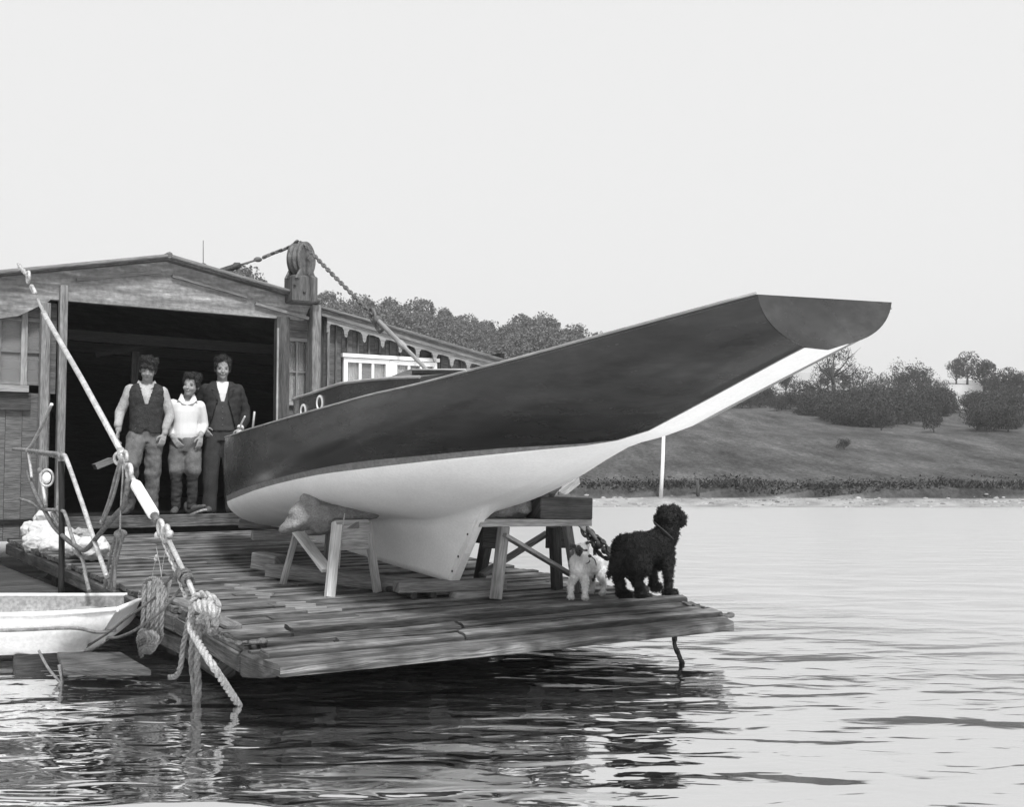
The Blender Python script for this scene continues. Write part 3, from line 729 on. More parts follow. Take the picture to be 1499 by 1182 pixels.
# right-hand stay from pulley down to the platform
sr = empty('right_stay', 'steel rod and chain stay sloping from the roof pulley down behind the yacht', 'stay', ond(958, 872))
SB = W(5.44, 6.62, deckz(6.6)+.03)
def along(t): return RT.lerp(SB, t)
def tfor(px):
    lo, hi = 0, 1
    for _ in range(40):
        m_ = (lo+hi)/2
        if proj(along(m_))[0] < px: lo = m_
        else: hi = m_
    return lo
def A(px, dz=0): return along(tfor(px))+ZD*dz
mb = MB(); mb.chain([RT+rd*.0, RT-VD*.08-ZD*.03, A(470), A(510), A(545)], .085, .013); mb.build('chain', M['iron'], sr)
mb = MB(); a = A(546); mb.circle(a, ZD*.06, (A(560)-A(540)).normalized()*.07, .016); mb.ball(A(553), .045); mb.chain([A(548, -.06), A(556, -.1), A(562, -.03)], .06, .012); mb.build('shackle', M['iron'], sr)
mb = MB(); mb.tube([A(553), A(585), A(586), A(592), A(593), A(604), A(605), A(700), A(862)], [.024, .024, .034, .034, .02, .02, .02, .018, .018], 8); mb.build('rod', M['timber_mid'], sr)
mb = MB()
for q in (857, 866, 874): mb.circle(A(q), ZD*.04+UD*.01, (A(880)-A(850)).normalized()*.045, .013)
mb.chain([A(868), A(880, .05), A(892, .03), A(897, -.06), A(905, -.02)], .06, .010); mb.chain([A(862, -.03), A(880, -.07), A(900, -.02), A(930, -.03), A(950, 0)], .06, .010)
mb.chain([A(871, -.05), A(872, -.22)+UD*-.0], .055, .010); mb.ball(A(878), .035); mb.ball(A(886), .03); mb.build('shackle', M['iron_dark'], sr)
mb = MB(); mb.tube([A(884), SB], [.018, .018], 8); mb.tube([A(861, .03), A(878, .02)], .02, 8); mb.ball(SB, (.05, .05, .03)); mb.build('lower_rod', M['iron'], sr); settle(sr)
# ================================================================== PLATFORM
pf = empty('slipway_platform', 'floating slipway of weathered planks with heavy worn boards along its water edge', 'platform', W(3.8, 7, 0))
def pedge(v):    # left and right ends of the planks
    l = interp([(5.3, 2.16), (6.2, 2.2), (7.3, 2.26), (8.2, 2.22), (12.6, 2.12)], v)
    r = interp([(5.3, 5.16), (5.5, 5.26), (6.3, 5.50), (12.6, 5.50)], v); return l, r
mb = MB(); v = 6.36; w = .125
while v < 12.58:
    l, r = pedge(v+w/2); cuts = [l]
    u = l+rnd()*1.4
    if rnd() < .85: cuts.append(max(l+.3, min(r-.3, lerp(l, r, rnd()))))
    cuts.append(r); lift = (rnd()-.5)*.02
    for a, b in zip(cuts, cuts[1:]):
        z = deckz(v+w/2)-.02+lift+(rnd()-.5)*.006; g = .006+rnd()*.010; e = (rnd()-.5)*.03 if a == l else 0
        mb.box(W((a+b)/2+e/2, v+w/2, z), UD*((b-a)/2-.003), VD*(w/2-g)+ZD*DS*w/2, ZD*.02, 0, 1)
    v += w; w = .10+rnd()*.05
mb.build('deck_planks', [M['deck'], M['side']], pf, bevel=.003)  # second material darkens plank front faces, painting in the shade between planks
# a few raised worn strips catching the light
for x0, y0, x1, y1 in ((330, 858, 352, 859), (345, 863, 375, 865), (362, 870, 400, 872), (378, 876, 396, 876), (405, 885, 448, 884), (418, 889, 462, 887), (432, 893, 478, 891), (450, 897, 500, 894)):
    mb = MB(); a, b = ond(x0, y0), ond(x1, y1); mb.beam(a+ZD*.004, b+ZD*.004, .03, .016); mb.build('worn_strip', M['timber_mid'], pf)
# heavy apron boards
def worn_plank(mb, v0, v1, l0, r0, l1, r1, z0, z1, th, seed, amp=.012, sag=.0, mat=0, plain=False):
    n = 60; rows = []
    prof = [(0, -1), (0, -.15), (.06, 0), (.3, 0), (.55, 0), (.8, 0), (.94, 0), (1, -.15), (1, -1)]
    for i in range(n+1):
        t = i/n; r = []
        for s, h in prof:
            u = lerp(lerp(l0, l1, s), lerp(r0, r1, s), t); vv = lerp(v0, v1, s); z = lerp(z0, z1, s)
            nzv = noise.noise(Vector((u*2.2, vv*14, seed)))*amp+noise.noise(Vector((u*9, vv*30, seed+5)))*amp*.35
            edge = noise.noise(Vector((u*3.5, s*3, seed+9)))*.016*(1 if s > .9 or s < .1 else 0)
            zz = z+h*th+(nzv if h > -.9 else nzv*.4)-(.02 if h == -.15 else 0)*max(0, noise.noise(Vector((u*5, s, seed+3))))
            zz -= sag*4*t*(1-t)
            r.append(W(u, vv+edge, zz))
        rows.append(r)
    o = len(mb.v); k = len(prof); ox = rnd()*40
    for r in rows: mb.v += r
    for i in range(n):
        for j in range(k-1):
            q = (o+i*k+j, o+(i+1)*k+j, o+(i+1)*k+j+1, o+i*k+j+1)
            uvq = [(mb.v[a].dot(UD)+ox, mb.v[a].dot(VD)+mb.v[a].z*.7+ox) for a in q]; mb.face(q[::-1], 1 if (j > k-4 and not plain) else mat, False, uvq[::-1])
    mb.face([o+j for j in range(k)], mat, False, [(p.dot(VD)*1.5+ox, p.z*2+ox) for p in mb.v[o:o+k]])
    mb.face([o+n*k+j for j in range(k)][::-1], mat, False, [(p.dot(VD)*1.5+ox, p.z*2+ox) for p in mb.v[o+n*k:o+n*k+k]][::-1])
E0 = deckz(6.35)
mb = MB()
spec = [(6.33, 6.16, E0+.026, E0+.024, .055), (6.11, 5.97, E0-.002, E0-.006, .045), (5.92, 5.85, E0-.012, E0-.016, .045), (5.80, 5.645, E0-.008, E0-.018, .045), (5.605, 5.39, E0-.034, E0-.040, .056)]
for i, (va, vb, za, zb, th) in enumerate(spec):
    la, ra = pedge(va); lb, rb = pedge(vb)
    off = (.35, .12, .5, .03, 0)[i]
    if i == 4:
        worn_plank(mb, va, vb, la-.02, ra-.02, lb, rb-.05, za, zb, th, 7.3, .006, plain=True)
    elif i in (1, 3):
        c = (.42, .38)[i > 1]; um = lerp(la, ra, c)
        worn_plank(mb, va, vb, la+off, um-.01, lb+off, um-.04, za-.004, zb-.004, th, i*3.1, .012); worn_plank(mb, va, vb, um+.01, ra, um-.02, rb, za, zb, th, i*3.1+1, .014)
        if i == 1: worn_plank(mb, va, vb, la, la+off-.02, lb, lb+off-.03, za-.012, zb-.012, th, i*3.3+1, .014)
    else:
        worn_plank(mb, va, vb, la+off, ra, lb+off, rb, za, zb, th, i*2.7, .014)
        if off > .1: worn_plank(mb, va, vb, la, la+off-.02, lb, lb+off-.02, za-.014, zb-.014, th, i*2.9, .014)
mb.build('edge_plank', [M['deck_edge'], M['edge_shade']], pf)
# beams beneath, side timbers
mb = MB()
worn_plank(mb, 5.75, 5.70, 2.3, 5.08, 2.3, 5.06, E0-.085, E0-.085, .07, 4, .006)
mb.build('front_beam', M['timber_dark'], pf)
mb = MB()
for a, b in ((6.0, 6.7), (6.72, 7.35), (7.37, 8.6), (8.62, 10.4), (10.42, 12.5)):
    la, lb = pedge(a)[0], pedge(b)[0]
    mb.beam(W(la+.02, a, deckz(a)-.10), W(lb+.02, b, deckz(b)-.10), .08, .11)
for a, b in ((6.5, 7.2), (7.22, 9.4)):
    la, lb = pedge(a)[0], pedge(b)[0]; mb.beam(W(la+.06, a, deckz(a)-.23), W(lb+.06, b, deckz(b)-.24), .12, .1)
for a, b in ((5.50, 5.98), (6.0, 7.3)): mb.prism([W(pedge(a)[0]-.01, a-(.06 if a < 5.6 else 0), deckz(a)-.03), W(pedge(b)[0]-.02, b, deckz(b)-.03), W(pedge(b)[0]-.02, b, deckz(b)-(.17 if a < 5.6 else .15)), W(pedge(a)[0]-.01, a+(.15 if a < 5.6 else 0), deckz(a)-(.11 if a < 5.6 else .16))], UD*.09)
for a, b in ((5.8, 8), (8.02, 12.5)): mb.beam(W(5.42, a, deckz(a)-.10), W(5.42, b, deckz(b)-.10), .1, .11)
mb.build('side_timber', M['side'], pf, bevel=.012)
mb = MB()
mb.beam(W(2.31, 6.45, deckz(6.45)+.012), W(2.33, 7.6, deckz(7.6)+.012), .09, .035); mb.build('edge_rail', M['timber'], pf, bevel=.01)
mb = MB()
for u in (2.75, 3.5, 4.2, 4.9): mb.beam(W(u, 6.2, deckz(6.2)-.14), W(u, 12.5, deckz(12.5)-.14), .12, .14)
for v in (7.6, 9.3, 11.2): mb.beam(W(2.3, v, deckz(v)-.27), W(5.4, v, deckz(v)-.27), .2, .12)
mb.build('bearer', M['timber_dark'], pf)
mb = MB()
for u in (2.9, 4.6): mb.box(W(u, 10.3, .02), VD*2.3, UD*.42, ZD*.16)
mb.build('float', M['iron_dark'], pf, bevel=.05)
settle(pf)
# chains lying on and hanging from the platform
def chain_thing(pts, ll, wr, label, m='iron', ringend=None, group=None):
    mb = MB(); mb.chain(pts, ll, wr)
    if ringend: c, r = ringend; mb.circle(c, UD*r, VD*r, wr*1.3); mb.ball(c+UD*r*1.4, (.03, .03, .02))
    return thing('chain', mb, M[m], label, 'chain', group, loc=pts[-1])
ld = lambda x, y, h=.012: ond(x, y)+ZD*h
chain_thing([onu(285, 905, 2.02), onu(298, 925, 2.10), ld(322, 939, .02), ld(345, 945), ld(366, 944)], .045, .008, 'short chain from the big rope knot to a ring on the platform\'s front left corner', 'iron', (ld(374, 944, .012), .028))
chain_thing([ld(1003, 888, .02), ld(1022, 890, .005), ld(1040, 893, 0), ld(1055, 896, -.01)], .05, .009, 'chain lying along the far right corner of the platform to a ring', 'iron', (ld(1062, 899, -.012), .032))
a_ = onv(988, 944, 5.7); chain_thing([a_+ZD*.04, a_, onv(993, 957, 5.7), onv(1000, 974, 5.7), onv(1006, 992, 5.7)], .06, .011, 'chain hanging from under the platform\'s right corner into the water', 'iron_dark')
# ================================================================== YACHT
yacht = empty('sailing_yacht', 'sailing yacht out of the water, dark varnished topsides, white bottom, long overhanging stern', 'yacht', W(4.1, 7.8, .455))
U0 = 4.1
def tab(s): return [tuple(map(float, p.split(','))) for p in s.split()]
SHEER = tab('300,650 345,637 355,633 375,627 435,609.5 483,596 547,578.5 600,567 680,546 735,532 900,487 1000,460 1105,432 1200,410')
WLT = tab('320,733 343,721 383,707 458,688 530,676 623,667 730,657 800,653 860,649.5 900,645 938,636 967,620 1007,600 1090,555 1180,507 1250,475')
WLB = tab('320,740 346,729 383,715 458,697 530,687 623,676 730,665 800,658 860,652.5 900,646 938,637 967,621 1007,601 1090,556 1180,508 1250,476')
BOT = tab('640,768 709,744 735,732 775,716 812,702 846,691 908,665 964,639 1100,571 1213,503 1260,480')
bs = [(3.66, .445), (4.2, .56), (5, .71), (6, .85), (7, .94), (8, .95), (9, .83), (9.8, .67), (10.5, .46), (11.0, .275), (11.3, .145), (11.5, .02)]
bwt = [(3.66, .15), (4.5, .15), (5.0, .17), (5.3, .22), (5.6, .36), (6, .56), (6.5, .74), (7, .85), (8, .93), (9, .84), (9.8, .66), (10.5, .44), (11.0, .25), (11.3, .125), (11.5, .015)]
keelz = [(7.066, .455), (8.634, .575), (9.4, .635), (10.283, .71), (10.9, .805), (11.25, .90), (11.5, .985)]
def zfrom(u, v, curve):
    z = 1.2
    for _ in range(8):
        x, y = proj(W(u, v, z)); yt = sinterp(curve, x)
        y2 = proj(W(u, v, z+.01))[1]; z += (yt-y)/((y2-y)/.01)
    return z
def station(v):
    b, w = sinterp(bs, v), sinterp(bwt, v)
    zs = zfrom(U0-b, v, SHEER); zw = zfrom(U0-w, v, WLT); zb = zfrom(U0-w*.985, v, WLB)
    zc_c = zfrom(U0, v, BOT)                                    # counter centreline
    if v < 6.2: zc_c = lerp(zb-.004, zc_c, ss(4.9, 6.1, v))
    zc = interp([(6.63, zc_c), (7.5, .885), (8.6, .80), (9.5, .74), (10.283, .71), (10.9, .805), (11.25, .9), (11.5, .985)], v) if v > 6.63 else zc_c
    zk = zc
    if v > 6.63: zk = interp([(6.632, zc), (7.066, .455)], v) if v < 7.066 else interp(keelz, v)
    zc = max(zc, zk)
    return b, w, zs, zw, zb, zc, zk
zsm = {}
VS = [3.66, 3.8, 4.0, 4.25, 4.5, 4.75, 5.0, 5.25, 5.5, 5.75, 6.0, 6.25, 6.45, 6.62, 6.70, 6.80, 6.90, 7.0, 7.066, 7.2, 7.4, 7.7, 8.0, 8.3, 8.63, 9, 9.3, 9.6, 9.9, 10.2, 10.5, 10.8, 11.0, 11.15, 11.3, 11.4, 11.46, 11.5]
def section(v):
    b, w, zs, zw, zb, zc, zk = station(v); P = []
    tip = ss(10.3, 11.5, v); ctr = 1-ss(4.6, 6.6, v)
    bc = lerp(max(b, w)*1.05, (b+w)/2, tip)
    if v < 6.6: bc = lerp(bc, b*.93, ctr)
    kz = lerp(.35, .27, ctr); zcn = zw+(zs-zw)*kz
    for i in range(13):                                          # topsides, sheer to boot-top
        t = i/12; x = (1-t)**2*b+2*t*(1-t)*bc+t*t*w; z = (1-t)**2*zs+2*t*(1-t)*zcn+t*t*zw
        P.append((x, z, 0))
    P.append((w*.985, min(zb, zw-.004), 1))                      # boot-top band
    kb = interp([(3.6, .0), (6.55, .0), (6.63, .022), (7.07, .03), (7.8, .06), (9, .065), (10.3, .05), (11.2, .03), (11.5, .004)], v)
    w2 = w*.985; z0 = min(zb, zw-.004)
    full = lerp(.75, 1, ss(4.5, 6.5, v))
    H_ = [(.12, .985), (.25, .95), (.4, .88), (.55, .77), (.68, .64), (.79, .49), (.88, .33), (.94, .23), (.98, .17), (1, .145)]
    if v > 9.3:
        f = ss(9.3, 10.5, v); H_ = [(s, lerp(h, math.sqrt(max(0, 1-s*s))*.98+.02*(1-s), f)) for s, h in H_]
    if v < 6.6:
        f = 1-ss(5.6, 6.6, v); H_ = [(s, lerp(h, .145+.855*(1-s)**.85, f)) for s, h in H_]
    for s, h in H_: P.append((kb+(w2-kb)*h, z0+(zc-z0)*s, 2))
    for q in (.12, .3, .5, .7, .88, 1):                            # fin
        P.append((kb+(w2-kb)*(.145*(1-q)**2.2 if v > 6.6 else .145*(1-q))+(0.012*(1-q) if v > 6.7 else 0), zc+(zk-zc)*q, 2))
    P.append((0, zk-(.006 if v > 7 else 0), 2))
    return P
SEC = [section(v) for v in VS]
def varnish():
    m, t, b = nodes('varnished_topsides'); L = t.links
    tc = N(t, 'ShaderNodeTexCoord'); m0 = N(t, 'ShaderNodeMapping'); m0.inputs['Rotation'].default_value = (0, 0, -A57-math.pi/2); mp = N(t, 'ShaderNodeMapping'); mp.inputs['Scale'].default_value = (.45, 1.2, 2.2)
    L.new(tc.outputs['Object'], m0.inputs[0]); L.new(m0.outputs[0], mp.inputs[0])
    def nn(s, d, r=.6):
        n = N(t, 'ShaderNodeTexNoise'); n.inputs['Scale'].default_value = s; n.inputs['Detail'].default_value = d; n.inputs['Roughness'].default_value = r; L.new(mp.outputs[0], n.inputs['Vector']); return n.outputs[0]
    r = ramp(t, [(.35, .018), (.52, .032), (.62, .052), (.72, .085)]); L.new(nn(1.1, 6), r.inputs[0])
    r2 = ramp(t, [(.3, .8), (.7, 1.2)]); L.new(nn(14, 6), r2.inputs[0])
    mu = N(t, 'ShaderNodeMix', data_type='RGBA', blend_type='MULTIPLY'); mu.inputs[0].default_value = 1
    L.new(r.outputs[0], mu.inputs[6]); L.new(r2.outputs[0], mu.inputs[7]); L.new(mu.outputs[2], b.inputs['Base Color'])
    rr = ramp(t, [(.3, .18), (.7, .34)]); L.new(nn(2.5, 5), rr.inputs[0]); L.new(rr.outputs[0], b.inputs['Roughness'])
    b.inputs['Specular IOR Level'].default_value = .45
    bp = N(t, 'ShaderNodeBump'); bp.inputs['Strength'].default_value = .06; bp.inputs['Distance'].default_value = .03; L.new(nn(3, 3), bp.inputs['Height']); L.new(bp.outputs[0], b.inputs['Normal'])
    return m
M['varnish'] = varnish()
M['boot'] = mat('boot_top_paint', .17, .15, 8, .6, .1, 40, .3)
M['bottom'] = mat('antifouling_white', .78, .06, 2.5, .65, .1, 60, .25, fine=.05)
mb = MB(); n = len(SEC[0])
for side in (-1, 1):
    o = len(mb.v)
    for v, P in zip(VS, SEC):
        for x, z, k in P: mb.v.append(W(U0+side*x, v, z+(.034*min(1, x/.13)*(1-ss(4.5, 6.5, v)) if side > 0 else 0)))
    for i in range(len(VS)-1):
        for j in range(n-1):
            k = SEC[i][j+1][2]; q = (o+i*n+j, o+(i+1)*n+j, o+(i+1)*n+j+1, o+i*n+j+1)
            mb.face(q if side > 0 else q[::-1], k, True)
hull = mb.build('hull', [M['varnish'], M['boot'], M['bottom']], yacht)
import bmesh
bm = bmesh.new(); bm.from_mesh(hull.data); bmesh.ops.remove_doubles(bm, verts=bm.verts, dist=.0015); bmesh.ops.dissolve_degenerate(bm, dist=.0008, edges=bm.edges); bm.to_mesh(hull.data); bm.free()
# transom: slightly lighter board set in the end
mb = MB(); P = SEC[0]; ring = [W(U0-x, VS[0], z) for x, z, k in P]+[W(U0+x, VS[0], z+.034*min(1, x/.13)) for x, z, k in P[::-1][1:]]
mb.face(range(len(ring))); mb.v = ring
M['transom'] = mat('transom_varnish', .042, .15, 3, .5, .08, 30, .35)
mb.prism([p+VD*.004 for p in ring], -VD*.012); mb.f.pop(0); mb.m.pop(0); mb.s.pop(0); mb.uv.pop(0)
mb.build('transom', M['varnish'], yacht)
# deck
mb = MB(); rings = []
for v, P in zip(VS, SEC):
    b, z = P[0][0], P[0][1]; rings.append([W(U0+b*x, v, z-.012+.05*b*(1-x*x)) for x in (-1, -.75, -.4, 0, .4, .75, 1)])
mb.loft(rings, closed=False, cap=False); mb.build('deck', mat('canvas_deck', .3, .2, 5, .85, .2, 60, .2), yacht)
# toe rail / covering-board edge
for side in (-1, 1):
    mb = MB(); pts = [W(U0+side*(P[0][0]+.002), v, P[0][1]+.006) for v, P in zip(VS, SEC)]; mb.tube(pts, .0065, 6); mb.build('rail', M['timber_mid'] if side < 0 else M['timber_mid'], yacht)
# rudder post edge with bolt holes
mb = MB()
tp, bt = W(U0, 6.655, .985), W(U0, 7.066, .452)
d = (bt-tp).normalized(); fw = UD.cross(d).normalized()
if fw.dot(VD) > 0: fw = -fw
for s in (-1, 1): mb.box((tp+bt)/2+UD*s*.030-fw*.008, d*((bt-tp).length/2), fw*.022, UD*.006)
mb.box((tp+bt)/2+fw*.018, d*((bt-tp).length/2), fw*.006, UD*.03)
sp = mb.build('stern_post', M['white_paint'], yacht, bevel=.002)
mb = MB()
for t in (.13, .36, .66, .86):
    c = tp.lerp(bt, t)-UD*.036-fw*.010; mb.cyl(c, c-UD*.004, .009, n=10)
mb.build('bolt', M['iron_dark'], sp)
# cabin trunk
cab_v = [6.6, 7.0, 7.4, 7.9, 8.3, 8.7, 9.0, 9.3, 9.45]
ctop = [(x, y) for x, y in ((380, 618), (402, 610), (424, 589), (460, 576), (503, 562), (560, 556), (635, 552), (700, 548))]
def cb(v): return interp([(6.6, .52), (8, .48), (9.1, .34), (9.45, .22)], v)
def ctz(v): return zfrom(U0-cb(v), v, ctop)
mb = MB(); rings = []
for v in cab_v:
    c = cb(v); zs = station(v)[2]; zt = max(ctz(v), zs+.02); cam_ = .05*(c/.5)
    rings.append([W(U0+s*c, v, z) for s, z in ((-1.0, zs-.06), (-1.0, zt), (-.98, zt+.006), (-.6, zt+cam_*.7), (0, zt+cam_), (.6, zt+cam_*.7), (.98, zt+.006), (1.0, zt), (1.0, zs-.06))])
mb.loft(rings, closed=False, smooth=False); cabin = mb.build('cabin', M['varnish'], yacht)
mb = MB()
for side in (-1, 1): mb.tube([W(U0+side*(cb(v)+.006), v, max(ctz(v), station(v)[2]+.02)+.004) for v in cab_v], .011, 6)
mb.build('cabin_edge', M['timber_mid'], cabin)
for px, py, r in ((465.5, 590, 1.0), (431.5, 601.5, .92)):
    uu = U0-.46; c = onu(px, py, uu); v = uvz(c)[1]; c = W(U0-cb(v)-.008, v, c.z)
    mb = MB(); mb.circle(c, VD*.052*r, ZD*.052*r, .011, 0, 24); po = mb.build('porthole', M['white_paint'], cabin)
    mb = MB(); mb.cyl(c+UD*.004, c-UD*.003, .046*r, n=20); mb.build('pane', M['glass'], po)
# sliding hatch and its runners
mb = MB()
hz = lambda x, y: uvz(onu(x, y, U0-.25))
z0 = ctz(7.0)+.045
HC = [(540, 553), (570, 550), (600, 548.5), (664, 548.5), (720, 549)]
hzz = lambda v: zfrom(U0-.3, v, HC)
mb.beam(W(U0, 7.55, hzz(7.55)-.02), W(U0, 6.45, hzz(6.45)-.02), .60, .03); mb.build('hatch_runner', M['timber_mid'], cabin, bevel=.004)
mb = MB(); rings = []
for v in (6.42, 7.15): rings.append([W(U0+x, v, hzz(v)+.002+h) for x, h in ((-.29, 0), (-.29, .03), (-.15, .045), (0, .05), (.15, .045), (.29, .03), (.29, 0))])
mb.loft(rings, smooth=False); ht = mb.build('hatch', M['varnish'], cabin, bevel=.003)
mb = MB(); mb.tube([W(U0-.3, 6.40, hzz(6.4)+.032), W(U0-.3, 7.16, hzz(7.16)+.032)], .006, 6); mb.tube([W(U0-.31, 6.44, hzz(6.44)-.02), W(U0-.31, 7.56, hzz(7.56)-.02)], .007, 6); mb.build('hatch_bead', M['timber_pale'], ht)
mb = MB(); mb.prism([W(U0-.28, 7.16, hzz(7.16)-.005), W(U0-.28, 7.6, hzz(7.6)-.02), W(U0-.28, 7.16, hzz(7.16)+.045)], UD*.56); mb.build('hatch_front', M['timber_mid'], cabin)
# bow fittings
mb = MB(); mb.tube([onu(352, 634, U0-.2), onu(353, 622, U0-.2), onu(359, 610, U0-.2)], .009, 6); mb.ball(onu(352, 634, U0-.2), (.04, .04, .03)); mb.ball(onu(356.5, 636, U0-.2), (.03, .03, .03)); mb.build('stanchion', M['galv'], yacht)
mb = MB(); mb.tube([onu(370.5, 628, U0-.15), onu(373, 603, U0-.15)], .011, 6); mb.build('stanchion', M['galv'], yacht)
settle(yacht)
# ================================================================== SUPPORTS
def sawhorse_left():
    r = empty('sawhorse', 'rough sawhorse with pale splayed legs carrying a sandbag under the yacht\'s bow half', 'sawhorse', ond(485, 876))
    T = .80
    zt = lambda p: W(uvz(p)[0], uvz(p)[1], T)
    nl, nr, fl, fr = ond(483, 876), ond(553, 868), ond(414, 857), ond(476, 851)
    vn = 7.50; tl, tr = onv(494, 765, vn), onv(538, 765, vn)
    mb = MB(); mb.beam(nl+ZD*.0, tl, .05, .065, UD); mb.build('leg', M['timber_pale'], r, bevel=.004)
    mb = MB(); mb.beam(nr, tr, .05, .05, UD); mb.build('leg', M['timber_mid'], r, bevel=.004)
    vf = 8.15; t2l, t2r = onv(436, 775, vf), onv(482, 780, vf-.1)
    mb = MB(); mb.beam(fl, t2l, .03, .045, UD); mb.build('leg', M['timber_mid'], r, bevel=.003)
    mb = MB(); mb.beam(fr, t2r, .03, .045, UD); mb.build('leg', M['timber'], r, bevel=.003)
    mb = MB(); mb.beam(onv(436, 778, vf-.06), onv(480, 836, vn+.02), .03, .085, UD); mb.build('brace', M['timber_pale'], r, bevel=.003)
    mb = MB(); pts = [onv(x, y, vn-.03) for x, y in ((493, 762), (541, 761), (545, 805), (491, 807))]; mb.prism(pts, VD*.025); mb.build('gusset', M['timber_mid'], r, bevel=.003)
    mb = MB(); mb.beam(onv(515, 765, vn-.03)-ZD*.02, onv(458, 776, vf+.12)-ZD*.02, .12, .05); mb.build('top_rail', M['timber'], r, bevel=.004)
    mb = MB(); mb.tube(smooth_path([onv(505, 752, vn-.12), onv(500, 790, vn-.06), onv(497, 833, vn-.06)]), .004, 5); mb.build('string', M['rope'], r)
    settle(r)
sawhorse_left()
def trestle_right():
    r = empty('trestle', 'timber trestle with crossed braces and pale top rail beside the two dogs', 'trestle', ond(770, 875))
    va, vb = 6.85, 7.22
    def P(x, y, v): return onv(x, y, v)
    def leg(x0, y0, x1, y1, v0, v1, m, w=.07, h=.05):
        mb = MB(); mb.beam(P(x0, y0, v0), P(x1, y1, v1), w, h, VD); mb.build('leg', M[m], r, bevel=.004)
    nl = ond(726, 878); vn = uvz(nl)[1]
    mb = MB(); mb.beam(nl, P(738, 771, va), .07, .06, VD); mb.build('leg', M['timber_mid'], r, bevel=.004)
    f = ond(702, 850); mb = MB(); mb.beam(f, P(717, 771, 7.1), .09, .06, VD); mb.build('leg', M['timber_dark'], r, bevel=.004)
    f = ond(816, 863); mb = MB(); mb.beam(f, P(812, 771, 7.0), .075, .06, VD); mb.build('leg', M['timber_dark'], r, bevel=.004)
    f = ond(846, 868); mb = MB(); mb.beam(f, P(830, 766, 6.85), .06, .05, VD); mb.build('leg', M['timber'], r, bevel=.004)
    mb = MB(); mb.beam(P(737, 783, va-.04), P(843, 846, va-.0), .025, .085, VD); mb.build('brace', M['timber_mid'], r, bevel=.003)
    mb = MB(); mb.beam(P(803, 780, 7.16), P(705, 842, 7.2), .025, .085, VD); mb.build('brace', M['timber'], r, bevel=.003)
    mb = MB(); mb.beam(P(690, 765.5, va-.03), P(853, 764.5, va-.03), .24, .05, ZD); mb.build('top_rail', M['timber_mid'], r, bevel=.004)
    for xa, xb in ((707, 728), (800, 828)): mb = MB(); mb.beam(P(xa, 787, 7.05), P(xb, 787, 7.05), .02, .16); mb.build('gusset', M['timber_dark'], r, bevel=.003)
    settle(r)
trestle_right()
mb = MB(); a, b = onv(778, 743.5, 6.86), onv(854, 744.5, 6.80); mb.beam(a, b, .30, .155); thing('timber_baulk', mb, M['timber_dark'], 'thick dark baulk of timber lying on the right end of the trestle', 'timber', bevel=.008)
mb = MB(); mb.beam(onv(805, 735, 7.25), onv(845, 703, 7.45), .05, .07); thing('timber_wedge', mb, M['timber_mid'], 'slanting wedge of timber against the hull above the dark baulk', 'timber', bevel=.004)
mb = MB(); mb.beam(onv(818, 722, 7.0), onv(827, 727, 7.0), .02, .02); mb.beam(onv(803, 729, 7.0), onv(833, 726, 7.0), .04, .025); thing('timber_wedge', mb, M['timber_pale'], 'thin pale wedge lying on top of the dark baulk', 'timber')
# blocks and timbers under the keel
dz = deckz(7.2)
mb = MB(); a, b = onv(553, 860, 7.1), onv(704, 859, 7.1); za = dz+.055
a = W(3.70, 7.16, dz+.075); b = W(4.47, 7.0, dz+.07); mb.beam(a, b, .16, .075); thing('keel_timber', mb, M['timber'], 'flat timber across the deck directly under the heel of the keel', 'timber', bevel=.006)
mb = MB(); mb.beam(W(3.34, 8.55, deckz(8.5)+.06), W(3.95, 7.28, dz+.05), .14, .10); mb.beam(W(3.3, 8.75, deckz(8.7)+.12), W(3.42, 8.55, deckz(8.6)+.10), .15, .13); thing('keel_timber', mb, M['timber'], 'long timber runner lying fore and aft beneath the sawhorse', 'timber', bevel=.008)
mb = MB(); mb.beam(W(4.05, 6.99, dz+.012), W(4.36, 6.97, dz+.012), .12, .045); thing('packing_block', mb, M['timber_mid'], 'short pale block packed under the right end of the keel timber', 'block', bevel=.004)
for i, (u, v) in enumerate(((3.79, 7.06), (3.93, 7.04))):
    mb = MB(); mb.tube([W(u, v, dz+.018), W(u+.02, v+.7, dz+.04)], .024, 12); mb.build
    thing('roller', mb, M['iron_dark'], ('iron roller under the keel timber, the one nearer the sawhorse', 'iron roller under the keel timber, the one nearer the keel heel')[i], 'roller', 'rollers under the keel timber')
mb = MB(); mb.beam(onv(352, 767, 10.6)-ZD*.0, onv(412, 770, 10.4), .16, .075); thing('bow_timber', mb, M['timber'], 'upper baulk of two lying crosswise under the yacht\'s bow', 'timber', bevel=.006)
mb = MB(); mb.beam(onv(369, 784, 10.1), onv(432, 784, 10.0), .16, .085); thing('bow_timber', mb, M['timber_mid'], 'lower baulk of two lying crosswise under the yacht\'s bow', 'timber', bevel=.006)
